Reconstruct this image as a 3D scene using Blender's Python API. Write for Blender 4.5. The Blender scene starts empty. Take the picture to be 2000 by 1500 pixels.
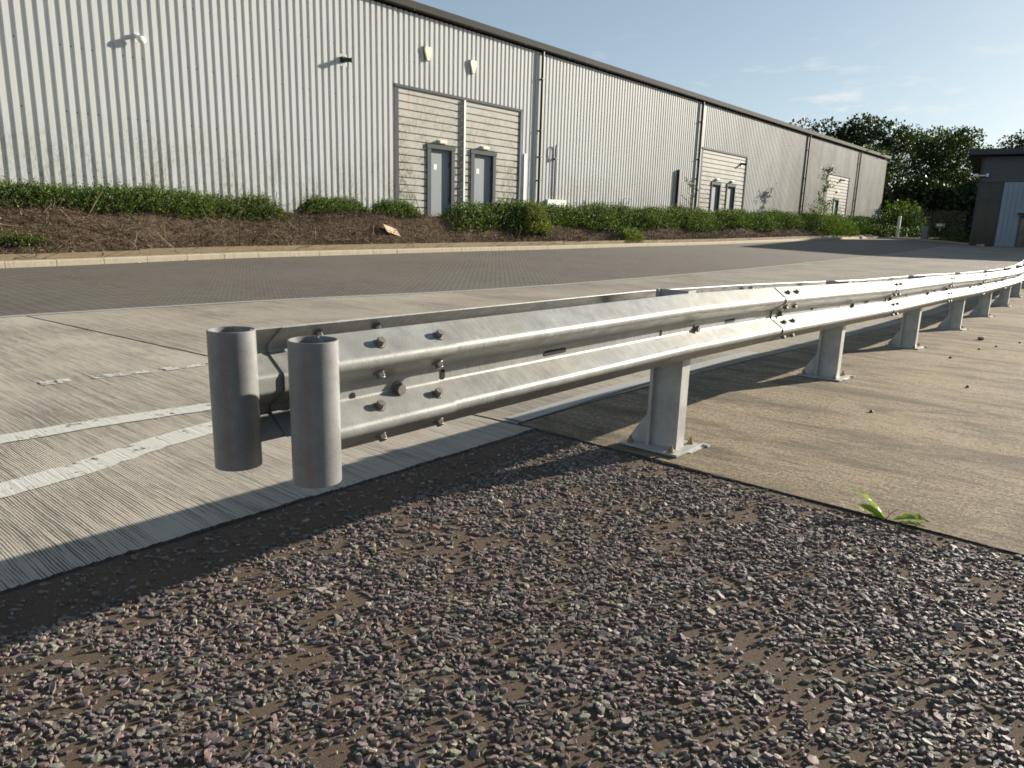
import bpy, bmesh, math, random
import numpy as np
from mathutils import Matrix, Vector

random.seed(7)
rng = np.random.default_rng(11)
S = bpy.context.scene
COL = S.collection

# ------------------------------------------------------------------ camera
CAM_H = 1.15
FPX = 1410.0
dn = np.array([-175.0, 6300.0, FPX]); dn /= np.linalg.norm(dn); up = -dn
yv = -(dn[0] * 1240 + dn[2] * FPX) / dn[1]
Xa = np.array([1240.0, yv, FPX]); Xa /= np.linalg.norm(Xa)
Ya = np.cross(up, Xa)
R = np.stack([Xa, Ya, up])
cam_d = bpy.data.cameras.new('camera')
cam = bpy.data.objects.new('camera', cam_d); COL.objects.link(cam)
M = Matrix.Identity(4)
for i in range(3):
    M[i][0] = R[i][0]; M[i][1] = -R[i][1]; M[i][2] = -R[i][2]
M[2][3] = CAM_H
cam.matrix_world = M
cam_d.sensor_width = 36.0
cam_d.lens = FPX / 2000 * 36.0
cam_d.clip_start = 0.05
cam_d.clip_end = 3000
S.camera = cam

# ------------------------------------------------------------------ light
SUN_AZ = math.radians(-18.0)     # from +X (along the warehouse), negative = towards the viewer's side
SUN_EL = math.radians(17.0)
w = bpy.data.worlds.new('World'); S.world = w; w.use_nodes = True
nt = w.node_tree; nt.nodes.clear()
out = nt.nodes.new('ShaderNodeOutputWorld'); bg = nt.nodes.new('ShaderNodeBackground')
sky = nt.nodes.new('ShaderNodeTexSky'); sky.sky_type = 'NISHITA'
sky.sun_disc = False; sky.sun_elevation = SUN_EL; sky.sun_rotation = math.pi / 2 - SUN_AZ
sky.air_density = 0.8; sky.dust_density = 0.7; sky.ozone_density = 2.5; sky.altitude = 50
# small fair-weather clouds, painted in sky directions
tc = nt.nodes.new('ShaderNodeTexCoord')
sep = nt.nodes.new('ShaderNodeSeparateXYZ'); nt.links.new(tc.outputs['Generated'], sep.inputs[0])
mp = nt.nodes.new('ShaderNodeMapping'); mp.inputs['Scale'].default_value = (9, 9, 42); mp.inputs['Location'].default_value = (3.1, 0.7, 0.35)
nt.links.new(tc.outputs['Generated'], mp.inputs[0])
nz = nt.nodes.new('ShaderNodeTexNoise'); nz.inputs['Scale'].default_value = 1.0; nz.inputs['Detail'].default_value = 7; nz.inputs['Roughness'].default_value = 0.6
nt.links.new(mp.outputs[0], nz.inputs['Vector'])
cr = nt.nodes.new('ShaderNodeValToRGB'); cr.color_ramp.elements[0].position = 0.56; cr.color_ramp.elements[1].position = 0.70
nt.links.new(nz.outputs['Fac'], cr.inputs[0])
band = nt.nodes.new('ShaderNodeMapRange'); band.inputs['From Min'].default_value = 0.24; band.inputs['From Max'].default_value = 0.13
nt.links.new(sep.outputs['Z'], band.inputs['Value'])
mul = nt.nodes.new('ShaderNodeMath'); mul.operation = 'MULTIPLY'
nt.links.new(cr.outputs[0], mul.inputs[0]); nt.links.new(band.outputs[0], mul.inputs[1])
mul2 = nt.nodes.new('ShaderNodeMath'); mul2.operation = 'MULTIPLY'; mul2.inputs[1].default_value = 0.75
nt.links.new(mul.outputs[0], mul2.inputs[0])
mixc = nt.nodes.new('ShaderNodeMix'); mixc.data_type = 'RGBA'
hs = nt.nodes.new('ShaderNodeHueSaturation'); hs.inputs['Saturation'].default_value = .86; nt.links.new(sky.outputs[0], hs.inputs['Color'])
gm = nt.nodes.new('ShaderNodeGamma'); gm.inputs[1].default_value = .66; nt.links.new(hs.outputs[0], gm.inputs[0])
nt.links.new(mul2.outputs[0], mixc.inputs['Factor']); tint = nt.nodes.new('ShaderNodeMix'); tint.data_type = 'RGBA'; tint.blend_type = 'MULTIPLY'; tint.inputs['Factor'].default_value = 1
tint.inputs['B'].default_value = (.97, 1.03, 1.0, 1); nt.links.new(gm.outputs[0], tint.inputs['A']); nt.links.new(tint.outputs['Result'], mixc.inputs['A'])
mixc.inputs['B'].default_value = (4.6, 4.45, 4.15, 1)
nt.links.new(mixc.outputs['Result'], bg.inputs[0]); nt.links.new(bg.outputs[0], out.inputs[0])
bg.inputs[1].default_value = 0.104

sl = bpy.data.lights.new('sun', 'SUN'); sl.energy = 5.0; sl.angle = math.radians(0.5); sl.color = (1.0, 0.915, 0.78)
so = bpy.data.objects.new('sun', sl); COL.objects.link(so)
sd = Vector((math.cos(SUN_EL) * math.cos(SUN_AZ), math.cos(SUN_EL) * math.sin(SUN_AZ), math.sin(SUN_EL)))
so.rotation_euler = sd.to_track_quat('Z', 'Y').to_euler(); so.location = (10, -10, 30)

S.view_settings.view_transform = 'Standard'; S.view_settings.look = 'None'
S.view_settings.exposure = 1.05; S.view_settings.gamma = 1; S.view_settings.use_curve_mapping = False

# ------------------------------------------------------------------ helpers
class MB:
    def __init__(s): s.v = []; s.f = []
    def add(s, vs, fs):
        o = len(s.v); s.v += [tuple(v) for v in vs]; s.f += [tuple(i + o for i in f) for f in fs]
    def box(s, x0, y0, z0, x1, y1, z1, mat=None):
        vs = [(x0,y0,z0),(x1,y0,z0),(x1,y1,z0),(x0,y1,z0),(x0,y0,z1),(x1,y0,z1),(x1,y1,z1),(x0,y1,z1)]
        if mat is not None: vs = [mat @ Vector(v) for v in vs]
        s.add(vs, [(3,2,1,0),(4,5,6,7),(0,1,5,4),(1,2,6,5),(2,3,7,6),(3,0,4,7)])
    def prism(s, poly, z0, z1, mat=None):   # poly in xy, CCW
        n = len(poly)
        vs = [(x,y,z0) for x,y in poly] + [(x,y,z1) for x,y in poly]
        if mat is not None: vs = [mat @ Vector(v) for v in vs]
        s.add(vs, [tuple(range(n-1,-1,-1)), tuple(range(n,2*n))] + [(i,(i+1)%n,n+(i+1)%n,n+i) for i in range(n)])
    def tube(s, pts, rad, n=8, cap=True):
        pts = [Vector(p) for p in pts]; m = len(pts)
        rr = rad if isinstance(rad, (list, tuple)) else [rad]*m
        rings = []; u = None
        for i, p in enumerate(pts):
            d = (pts[min(i+1,m-1)] - pts[max(i-1,0)]).normalized()
            if u is None:
                a = Vector((0,0,1)) if abs(d.z) < .9 else Vector((1,0,0))
                u = d.cross(a).normalized()
            else: u = (u - d * u.dot(d)).normalized()
            v = d.cross(u)
            rings.append([p + (u*math.cos(2*math.pi*k/n) + v*math.sin(2*math.pi*k/n))*rr[i] for k in range(n)])
        vs = [q for r in rings for q in r]; fs = []
        for i in range(m-1):
            for k in range(n): fs.append((i*n+k, i*n+(k+1)%n, (i+1)*n+(k+1)%n, (i+1)*n+k))
        if cap: fs += [tuple(range(n-1,-1,-1)), tuple(range((m-1)*n, m*n))]
        s.add(vs, fs)
    def build(s, name, mat, parent=None, smooth=False, bevel=0):
        me = bpy.data.meshes.new(name); me.from_pydata(s.v, [], s.f); me.update()
        if bevel or True:
            bm = bmesh.new(); bm.from_mesh(me); bmesh.ops.recalc_face_normals(bm, faces=bm.faces)
            if bevel: bmesh.ops.bevel(bm, geom=[e for e in bm.edges], offset=bevel, segments=2, affect='EDGES', profile=.6)
            if smooth:
                for e in bm.edges:
                    if len(e.link_faces) == 2 and e.calc_face_angle(0) > math.radians(38): e.smooth = False
            bm.to_mesh(me); bm.free()
        return link(name, me, mat, parent, smooth)

def link(name, me, mat, parent=None, smooth=False):
    if mat is not None: me.materials.append(mat)
    if smooth: me.polygons.foreach_set('use_smooth', [True]*len(me.polygons))
    o = bpy.data.objects.new(name, me); COL.objects.link(o)
    if parent is not None:
        o.parent = parent
        o.matrix_parent_inverse = parent.matrix_basis.inverted()
    return o

def npmesh(name, V, F, mat, parent=None, smooth=False, col=None):
    me = bpy.data.meshes.new(name)
    V = np.asarray(V, np.float32); F = np.asarray(F, np.int32); k = F.shape[1]
    me.vertices.add(len(V)); me.vertices.foreach_set('co', V.ravel())
    me.loops.add(F.size); me.loops.foreach_set('vertex_index', F.ravel())
    me.polygons.add(len(F)); me.polygons.foreach_set('loop_start', np.arange(len(F), dtype=np.int32)*k)
    me.update(calc_edges=True)
    if col is not None:
        a = me.color_attributes.new('tone', 'FLOAT_COLOR', 'POINT')
        c = np.ones((len(V), 4), np.float32); c[:, :3] = col; a.data.foreach_set('color', c.ravel())
    me.validate(); me.polygons.foreach_set('use_smooth', [bool(smooth)]*len(me.polygons))
    return link(name, me, mat, parent, smooth)

def tag(o, label=None, cat=None, group=None, kind=None):
    if label: o['label'] = label
    if cat: o['category'] = cat
    if group: o['group'] = group
    if kind: o['kind'] = kind
    return o
def empty(name, loc, label, cat, group=None):
    o = bpy.data.objects.new(name, None); COL.objects.link(o); o.location = loc
    o.empty_display_size = .2
    return tag(o, label, cat, group)
def struct(o, label=None): return tag(o, label, kind='structure')

def interp(x, xs, zs):
    if x <= xs[0]: return zs[0]
    if x >= xs[-1]: return zs[-1]
    for i in range(len(xs)-1):
        if x <= xs[i+1]:
            t = (x-xs[i])/(xs[i+1]-xs[i]); t = t*.55 + (t*t*(3-2*t))*.45
            return zs[i]*(1-t)+zs[i+1]*t
A3 = ([-40,4,6,9,12,15,18,21,28,40,55,70,100,200],[0,0,-.03,-.115,-.18,-.235,-.24,-.2,-.05,.2,.5,.7,.9,1.2])
A9 = ([-40,3,5,10,12,16,22,30,39,55,70,100,200],[0,0,-.015,-.1,-.11,-.1,-.066,.03,.15,.5,.78,.95,1.2])
A17= ([-40,4,10,19,31,62,80,200],[-.01,-.01,.107,.18,.28,.65,.85,1.2])
def G(x, y):
    a = interp(x,*A3); b = interp(x,*A9); c = interp(x,*A17)
    if y <= 3: return a
    if y <= 9.2: return a+(b-a)*(y-3)/6.2
    if y <= 17: return b+(c-b)*(y-9.2)/7.8
    return c

def sheet(name, y0, y1, xa, xb, ny, xlist, dz, mat, hf=G):
    """xa,xb: functions of y; xlist: 0..1 parameters"""
    vs=[]; fs=[]; n=len(xlist)
    for j in range(ny+1):
        y=y0+(y1-y0)*j/ny; a=xa(y); b=xb(y)
        for t in xlist:
            x=a+(b-a)*t; vs.append((x,y,hf(x,y)+dz))
    for j in range(ny):
        for i in range(n-1): fs.append((j*n+i,j*n+i+1,(j+1)*n+i+1,(j+1)*n+i))
    me=bpy.data.meshes.new(name); me.from_pydata(vs,[],fs); me.update()
    return link(name,me,mat,smooth=True)
def tl(a,b,step):
    n=max(1,int(math.ceil((b-a)/step))); return [i/n for i in range(n+1)]

# ------------------------------------------------------------------ materials
class Mat:
    def __init__(s, name):
        s.m = bpy.data.materials.new(name); s.m.use_nodes = True; s.t = s.m.node_tree
        s.t.nodes.clear()
        s.o = s.t.nodes.new('ShaderNodeOutputMaterial'); s.b = s.t.nodes.new('ShaderNodeBsdfPrincipled')
        s.t.links.new(s.b.outputs[0], s.o.inputs[0]); s.co = None
    def n(s, t, **k):
        x = s.t.nodes.new(t)
        for a, b in k.items(): setattr(x, a, b)
        return x
    def l(s, a, b): s.t.links.new(a, b)
    def coord(s, scale=(1,1,1), rot=(0,0,0), loc=(0,0,0), kind='Object'):
        c = s.n('ShaderNodeTexCoord'); m = s.n('ShaderNodeMapping')
        m.inputs['Scale'].default_value = scale; m.inputs['Rotation'].default_value = rot; m.inputs['Location'].default_value = loc
        s.l(c.outputs[kind], m.inputs[0]); return m.outputs[0]
    def noise(s, scale, detail=4, rough=.55, vec=None, dist=0):
        x = s.n('ShaderNodeTexNoise'); x.inputs['Scale'].default_value = scale; x.inputs['Detail'].default_value = detail
        x.inputs['Roughness'].default_value = rough; x.inputs['Distortion'].default_value = dist
        s.l(vec if vec is not None else s.coord(), x.inputs['Vector']); return x.outputs['Fac']
    def voro(s, scale, vec=None, feature='F1', out='Distance'):
        x = s.n('ShaderNodeTexVoronoi'); x.feature = feature; x.inputs['Scale'].default_value = scale
        s.l(vec if vec is not None else s.coord(), x.inputs['Vector']); return x.outputs[out]
    def ramp(s, fac, stops):
        r = s.n('ShaderNodeValToRGB'); e = r.color_ramp.elements
        while len(e) < len(stops): e.new(.5)
        for i, (p, c) in enumerate(stops):
            e[i].position = p; c = c if isinstance(c, (tuple, list)) else (c, c, c); e[i].color = (*c[:3], 1)
        s.l(fac, r.inputs[0]); return r.outputs[0]
    def mix(s, f, a, b, mode='MIX'):
        x = s.n('ShaderNodeMix', data_type='RGBA', blend_type=mode)
        for sock, val in ((x.inputs['Factor'], f), (x.inputs['A'], a), (x.inputs['B'], b)):
            if hasattr(val, 'is_output'): s.l(val, sock)
            elif isinstance(val, (int, float)): sock.default_value = val if sock.type == 'VALUE' else (val, val, val, 1)
            else: sock.default_value = (*val[:3], 1)
        return x.outputs['Result']
    def math(s, op, a, b=0.0, clamp=False):
        x = s.n('ShaderNodeMath', operation=op); x.use_clamp = clamp
        for sock, val in ((x.inputs[0], a), (x.inputs[1], b)):
            if hasattr(val, 'is_output'): s.l(val, sock)
            else: sock.default_value = val
        return x.outputs[0]
    def rng(s, v, a, b, c=0, d=1):
        x = s.n('ShaderNodeMapRange'); s.l(v, x.inputs[0])
        for i, q in enumerate((a, b, c, d)): x.inputs[i+1].default_value = q
        return x.outputs[0]
    def xyz(s, kind='Object'):
        c = s.n('ShaderNodeTexCoord'); x = s.n('ShaderNodeSeparateXYZ'); s.l(c.outputs[kind], x.inputs[0]); return x.outputs
    def set(s, **k):
        for a, v in k.items():
            i = s.b.inputs[{'color':'Base Color','rough':'Roughness','metal':'Metallic','spec':'Specular IOR Level'}[a]]
            if hasattr(v, 'is_output'): s.l(v, i)
            elif isinstance(v, (tuple, list)): i.default_value = (*v[:3], 1)
            else: i.default_value = v
        return s
    def bump(s, h, dist=.01, strength=1, prev=None):
        b = s.n('ShaderNodeBump'); b.inputs['Distance'].default_value = dist; b.inputs['Strength'].default_value = strength
        s.l(h, b.inputs['Height'])
        if prev is not None: s.l(prev, b.inputs['Normal'])
        s.l(b.outputs[0], s.b.inputs['Normal']); return b.outputs[0]

def simple(name, c, rough=.6, metal=0, spec=.5, var=.12, vs=30, bump=0):
    m = Mat(name); n = m.noise(vs, 5, .6)
    m.set(color=m.mix(n, [q*(1-var) for q in c], [q*(1+var) for q in c]), rough=rough, metal=metal, spec=spec)
    if bump: m.bump(n, bump)
    return m.m

def concrete(name, light, dark, tan=False):
    m = Mat(name)
    # tined finish: grooves run across the lane (world Y)
    wob = m.noise(1.3, 3, .6)
    st_ = .09 if tan else .022
    vec = m.coord((1, st_, 1))
    addv = m.n('ShaderNodeVectorMath', operation='ADD'); m.l(vec, addv.inputs[0])
    cb = m.n('ShaderNodeCombineXYZ'); m.l(m.math('MULTIPLY', wob, .035), cb.inputs[0]); m.l(cb.outputs[0], addv.inputs[1])
    g1 = m.noise(62, 4, .8, addv.outputs[0]); g2 = m.noise(26, 2, .6, addv.outputs[0])
    wv = m.n('ShaderNodeTexWave', wave_type='BANDS', bands_direction='X'); wv.inputs['Scale'].default_value = 24 if tan else 29
    wv.inputs['Distortion'].default_value = 4.0 if not tan else 8.0; wv.inputs['Detail'].default_value = 3; wv.inputs['Detail Scale'].default_value = 3.5; wv.inputs['Detail Roughness'].default_value = .65
    m.l(addv.outputs[0], wv.inputs['Vector'])
    g = m.math('ADD', m.math('MULTIPLY', g1, .50), m.math('ADD', m.math('MULTIPLY', g2, .18), m.rng(wv.outputs['Fac'], 0, 1, .09, .25)))
    pat = m.noise(1.0, 5, .65, m.coord((.8, .6, 1), loc=(5, 1, 0)))
    thr = m.math('ADD', g, m.rng(pat, .35, .68, -.07, .075))
    grain = m.noise(300, 3, .75); grit = m.noise(55 if tan else 60, 6, .85)
    thr = m.math('ADD', thr, m.math('MULTIPLY', m.math('SUBTRACT', grit, .5), .75 if tan else .16))
    groove = m.ramp(thr, [(.42, 0), (.50 if not tan else .56, 1)])
    big = m.noise(.45, 5, .6)
    base = m.mix(m.ramp(big, [(.35, 0), (.65, 1)]), [c*.88 for c in light], [c*1.08 for c in light])
    base = m.mix(m.rng(grain, .3, .7, 0, .5), base, [c*.66 for c in light])
    c = m.mix(m.math('MULTIPLY', m.math('SUBTRACT', 1, groove, True), .62 if tan else .80), base, dark)
    if tan:
        st = m.noise(1.5, 7, .74, m.coord((1.7, .55, 1), loc=(2.2, 1.3, 0)), .5)
        sm = m.ramp(st, [(.47, 0), (.60, 1)])
        c = m.mix(m.math('MULTIPLY', m.ramp(grit, [(.42, 1), (.54, 0)]), .45), c, [q*1.1 for q in dark])
        sm = m.math('MULTIPLY', sm, m.rng(grit, .35, .6, .35, 1))
        c = m.mix(m.math('MULTIPLY', sm, .68), c, [q*.9 for q in dark])
        sp = m.voro(70); spk = m.ramp(sp, [(.10, 1), (.16, 0)])
        c = m.mix(m.math('MULTIPLY', spk, .8), c, (.62, .58, .50))
    else:
        sp = m.voro(9); spk = m.ramp(sp, [(.02, 1), (.035, 0)])
        c = m.mix(m.math('MULTIPLY', spk, .8), c, (.03, .03, .03))
    wr = m.rng(m.xyz()[0], 3, 14, 0, .55); c = m.mix(wr, c, m.mix(.5, c, (.13, .115, .095))) if not tan else c
    m.set(color=c, rough=.88, spec=.22)
    b1 = m.bump(thr, .008 if not tan else .007, .7)
    m.bump(m.math('ADD', grain, grit), .0035, .6, b1)
    return m.m

M_grey = concrete('brushed concrete grey', (.49, .44, .365), (.06, .055, .047))
M_tan = concrete('brushed concrete tan', (.42, .335, .225), (.05, .042, .033), True)
M_far = concrete('concrete road', (.43, .385, .315), (.075, .068, .056))

def galv(name, base=(.60, .60, .58), rough=.42, metal=.8, streak=True, warm=.0):
    m = Mat(name)
    v = m.coord((1, 1, 1))
    sp = m.voro(130, out='Color'); bw = m.n('ShaderNodeRGBToBW'); m.l(sp, bw.inputs[0])
    n = m.noise(7, 6, .65)
    c = m.mix(m.ramp(n, [(.3, 0), (.7, 1)]), [q*.66 for q in base], [q*1.16 for q in base])
    c = m.mix(m.math('MULTIPLY', bw.outputs[0], .25), c, [q*.74 for q in base])
    if streak:
        st = m.noise(1, 4, .7, m.coord((95, 6, 7)))
        c = m.mix(m.ramp(st, [(.42, 0), (.66, .75)]), c, [q*.58 for q in base])
        st2 = m.noise(2.2, 5, .65); c = m.mix(m.ramp(st2, [(.52, 0), (.72, .35)]), c, (.36, .32, .22))
        drip = m.ramp(m.noise(9, 5, .8), [(.56, 0), (.64, .55)])
        c = m.mix(drip, c, (.24, .23, .20))
    m.set(color=c, metal=metal, rough=m.rng(m.noise(24, 5, .7), .3, .7, rough-.07, rough+.12))
    if streak: b = m.bump(m.noise(1, 3, .6, m.coord((160, 9, 12))), .0009, .6)
    else: b = None
    m.bump(m.noise(190, 3, .6), .0012, .5, b)
    return m.m
M_galv = galv('galvanised rail', (.32, .325, .312), .47, .30)
M_galvend = galv('mottled galvanised steel', (.31, .31, .29), .50, .28, False)
M_post = galv('galvanised post', (.47, .465, .44), .52, .2, False)
M_tube = None
def tubemat():
    m = Mat('galvanised pipe')
    n = m.noise(9, 6, .7); sp = m.noise(160, 3, .7)
    c = m.mix(m.ramp(n, [(.3, 0), (.7, 1)]), (.165, .165, .172), (.255, .255, .25))
    c = m.mix(m.ramp(sp, [(.4, 0), (.8, .35)]), c, (.30, .30, .28))
    o = m.xyz(); ang = m.math('ARCTAN2', o[1], o[0])
    d = m.math('ABSOLUTE', m.math('ADD', ang, math.radians(141.5)))
    band = m.ramp(d, [(.05, 1), (.22, 0)])
    msk = m.math('MULTIPLY', band, m.ramp(m.noise(1, 5, .7, m.coord((30, 30, 9))), [(.25, .15), (.58, 1)]))
    msk = m.math('MULTIPLY', msk, m.rng(o[2], 18e-2, -.16, .45, 1))
    c = m.mix(m.math('MULTIPLY', msk, .55), c, (.30, .13, .11))
    scr = m.ramp(m.noise(40, 6, .8, m.coord((1, 1, .35))), [(.60, 0), (.66, .6)])
    c = m.mix(scr, c, (.16, .16, .17))
    m.set(color=c, metal=.3, rough=.46)
    m.bump(sp, .001, .5); return m.m
M_tube = tubemat()
M_weld = simple('weld bead', (.35, .33, .30), .45, .7, vs=120, bump=.004)
M_bolt = simple('bolt steel', (.22, .20, .18), .5, .6, var=.4, vs=150, bump=.0006)
M_nut = simple('brassy nut', (.30, .22, .13), .5, .6, var=.4, vs=150)
M_black = simple('black plastic', (.012, .012, .014), .45)
M_dark = simple('dark slot', (.01, .01, .01), .9)

def cladding(name, c0, grime=1.0, far=True, seamrot=False):
    m = Mat(name); o = m.xyz()
    n = m.noise(.35, 3, .5)
    c = m.mix(n, [q*.95 for q in c0], [q*1.03 for q in c0])
    # every sheet a hair different
    sh = m.n('ShaderNodeTexWhiteNoise', noise_dimensions='1D'); m.l(m.math('FLOOR', m.math('MULTIPLY', o[0], 1.02)), sh.inputs['W'])
    c = m.mix(m.rng(sh.outputs['Value'], 0, 1, 0, .10), c, [q*.80 for q in c0])
    low = m.rng(o[2], 3.9, 1.4, 0, 1)
    sp = m.ramp(m.noise(16, 8, .78, m.coord((1, 1, .45))), [(.47, 0), (.60, 1)])
    pt = m.ramp(m.noise(1.1, 5, .7, m.coord((1, 1, .5))), [(.42, 0), (.62, 1)])
    f = m.math('MULTIPLY', m.math('MULTIPLY', sp, pt), m.math('MULTIPLY', low, .95*grime), True)
    c = m.mix(f, c, (.13, .13, .09))
    f2 = m.math('MULTIPLY', m.math('MULTIPLY', low, pt), .28*grime, True); c = m.mix(f2, c, (.30, .28, .19))
    dr = m.ramp(m.noise(1, 5, .7, m.coord((7, 7, .25))), [(.5, 0), (.8, .30)])
    c = m.mix(dr, c, [q*.66 for q in c0])
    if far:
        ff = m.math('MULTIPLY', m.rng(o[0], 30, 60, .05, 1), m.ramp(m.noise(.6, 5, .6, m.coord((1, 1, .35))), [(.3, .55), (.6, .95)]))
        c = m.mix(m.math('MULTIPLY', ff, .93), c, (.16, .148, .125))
    fx = m.math('FRACT', m.math('DIVIDE', o[0], .245)); fz = m.math('FRACT', m.math('ADD', m.math('DIVIDE', o[2], 1.55), .2))
    near = m.math('MULTIPLY', m.math('LESS_THAN', m.math('ABSOLUTE', m.math('SUBTRACT', fx, .20)), .05), m.math('LESS_THAN', m.math('ABSOLUTE', m.math('SUBTRACT', fz, .5)), .012))
    rnd2 = m.n('ShaderNodeTexWhiteNoise', noise_dimensions='1D'); m.l(m.math('FLOOR', m.math('DIVIDE', o[0], .245)), rnd2.inputs['W'])
    c = m.mix(m.math('MULTIPLY', near, m.math('GREATER_THAN', rnd2.outputs['Value'], .45)), c, (.04, .04, .045))
    m.set(color=c, rough=.6, metal=.0, spec=.12); return m.m
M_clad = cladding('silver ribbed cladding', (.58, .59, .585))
def panelmat():
    m = Mat('cream horizontal cladding'); o = m.xyz()
    c = m.mix(m.noise(.8, 3), (.44, .43, .385), (.50, .485, .435))
    row = m.ramp(m.noise(1, 7, .78, m.coord((10, 10, 5.5))), [(.43, 0), (.56, 1)])
    reg = m.ramp(m.noise(.9, 4, .6, m.coord(loc=(4, 0, 2))), [(.36, 0), (.52, 1)])
    low = m.rng(o[2], 5.6, 2.2, .18, 1)
    wv = m.n('ShaderNodeTexWave', wave_type='BANDS', bands_direction='Z'); wv.inputs['Scale'].default_value = 1.19; wv.inputs['Distortion'].default_value = 0
    m.l(m.coord(), wv.inputs['Vector'])
    f = m.math('MULTIPLY', m.math('MULTIPLY', row, m.math('MULTIPLY', low, reg)), .95, True)
    c = m.mix(f, c, (.12, .11, .075))
    # rust run below the head trim
    rx = m.math('ABSOLUTE', m.math('SUBTRACT', o[0], 18.42))
    rf = m.math('MULTIPLY', m.ramp(rx, [(.0, 1), (.07, 0)]), m.rng(o[2], 4.6, 5.7, 0, .7), True)
    c = m.mix(rf, c, (.42, .22, .07))
    m.set(color=c, rough=.6, metal=0, spec=.12); return m.m
M_panel = panelmat()
M_trim = simple('grey blue trim', (.085, .095, .105), .7, .0, .12, vs=3)
M_trimlight = simple('pale trim', (.60, .60, .56), .45, .2, vs=3)
def fascia():
    m = Mat('weathered gutter fascia'); o = m.xyz()
    c = m.mix(m.noise(1, 5, .6, m.coord((1.2, 1, 6))), (.042, .041, .037), (.078, .075, .067))
    d = m.ramp(m.noise(1, 5, .75, m.coord((3.2, 1, .5))), [(.60, 0), (.72, .55)])
    c = m.mix(d, c, (.16, .15, .12))
    fr = m.math('MULTIPLY', m.rng(o[0], 55, 75, 0, .8), m.ramp(m.noise(3, 6, .8), [(.4, 0), (.6, 1)])); c = m.mix(fr, c, (.10, .10, .06))
    m.set(color=c, rough=.8, metal=0, spec=.12); return m.m
M_fascia = fascia()
M_door = simple('blue grey door paint', (.25, .28, .295), .6, .0, .2, vs=4, var=.06)
M_paper = simple('white notice', (.8, .8, .78), .7)
M_cream = simple('cream plastic', (.72, .66, .48), .4, vs=8)
M_white = simple('white plastic', (.74, .74, .72), .35, vs=8)
M_steel = simple('stainless plate', (.42, .42, .42), .35, .8)

def paver():
    m = Mat('block paving')
    v = m.coord(rot=(0, 0, math.radians(48)))
    b = m.n('ShaderNodeTexBrick'); m.l(v, b.inputs['Vector'])
    b.inputs['Scale'].default_value = 1; b.inputs['Brick Width'].default_value = .21; b.inputs['Row Height'].default_value = .105
    b.inputs['Mortar Size'].default_value = .014; b.inputs['Mortar Smooth'].default_value = .3; b.offset = .5
    b.inputs['Color1'].default_value = (.135, .118, .10, 1); b.inputs['Color2'].default_value = (.19, .165, .138, 1); b.inputs['Mortar'].default_value = (.012, .011, .010, 1)
    big = m.noise(.35, 5, .6)
    c = m.mix(m.ramp(big, [(.3, 0), (.7, .5)]), b.outputs['Color'], (.18, .16, .13))
    c = m.mix(m.rng(m.noise(90, 3), .3, .7, 0, .35), c, (.065, .06, .055))
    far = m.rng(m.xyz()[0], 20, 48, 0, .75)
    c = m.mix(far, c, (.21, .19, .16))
    m.set(color=c, rough=.85, spec=.25)
    b1 = m.bump(b.outputs['Fac'], .006, -.6) if False else None
    inv = m.math('SUBTRACT', 1, b.outputs['Fac']); x = m.bump(inv, .006, .8); m.bump(m.noise(120, 3), .003, .4, x)
    return m.m
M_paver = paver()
def kerbm():
    m = Mat('pale kerb concrete')  # mottled buff concrete with darker streaks, same for both kerbs
    c = m.mix(m.noise(3, 5, .6), (.38, .33, .24), (.52, .455, .34))
    c = m.mix(m.ramp(m.noise(1, 5, .75, m.coord((16, 16, 2))), [(.5, 0), (.72, .5)]), c, (.16, .13, .09))
    m.set(color=c, rough=.85, spec=.2); m.bump(m.noise(60, 4), .006, .6); return m.m
M_kerb = kerbm()
def wood():
    m = Mat('weathered timber')
    n = m.noise(1, 6, .7, m.coord((1.5, 40, 40)))
    c = m.mix(n, (.15, .115, .07), (.36, .29, .185)); m.set(color=c, rough=.8, spec=.2); m.bump(n, .004, .6); return m.m
M_wood = wood()
def soil(name, a, b, c3, sc=14):
    m = Mat(name)
    c = m.mix(m.ramp(m.noise(sc, 7, .75), [(.35, 0), (.65, 1)]), a, b)
    c = m.mix(m.ramp(m.voro(38, out='Distance'), [(.10, .6), (.22, 0)]), c, c3)
    m.set(color=c, rough=.95, spec=.1)
    m.bump(m.noise(9, 8, .8), .09, .9); return m.m
M_soil = soil('bank soil', (.060, .042, .028), (.15, .105, .068), (.28, .22, .15))
M_verge = soil('verge soil', (.05, .05, .03), (.10, .10, .05), (.13, .12, .06), 6)
M_dirt = Mat('gravel bed dirt')
_n = M_dirt.noise(3.2, 6, .65); _c = M_dirt.mix(_n, (.115, .085, .062), (.19, .143, .102))
_s = M_dirt.ramp(M_dirt.noise(260, 4, .75), [(.35, 0), (.7, 1)]); _c = M_dirt.mix(_s, M_dirt.mix(.5, _c, (.07, .052, .04)), _c)
_y = M_dirt.ramp(M_dirt.voro(150), [(.10, .8), (.18, 0)]); _c = M_dirt.mix(_y, _c, (.36, .31, .24))
M_dirt.set(color=_c, rough=.92, spec=.15); _b = M_dirt.bump(M_dirt.noise(70, 7, .8), .010, .8); M_dirt.bump(M_dirt.noise(330, 3, .7), .004, .7, _b)
M_dirt = M_dirt.m
M_tar = simple('bitumen seal', (.022, .018, .016), .6, var=.5, vs=60, bump=.01)
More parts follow.
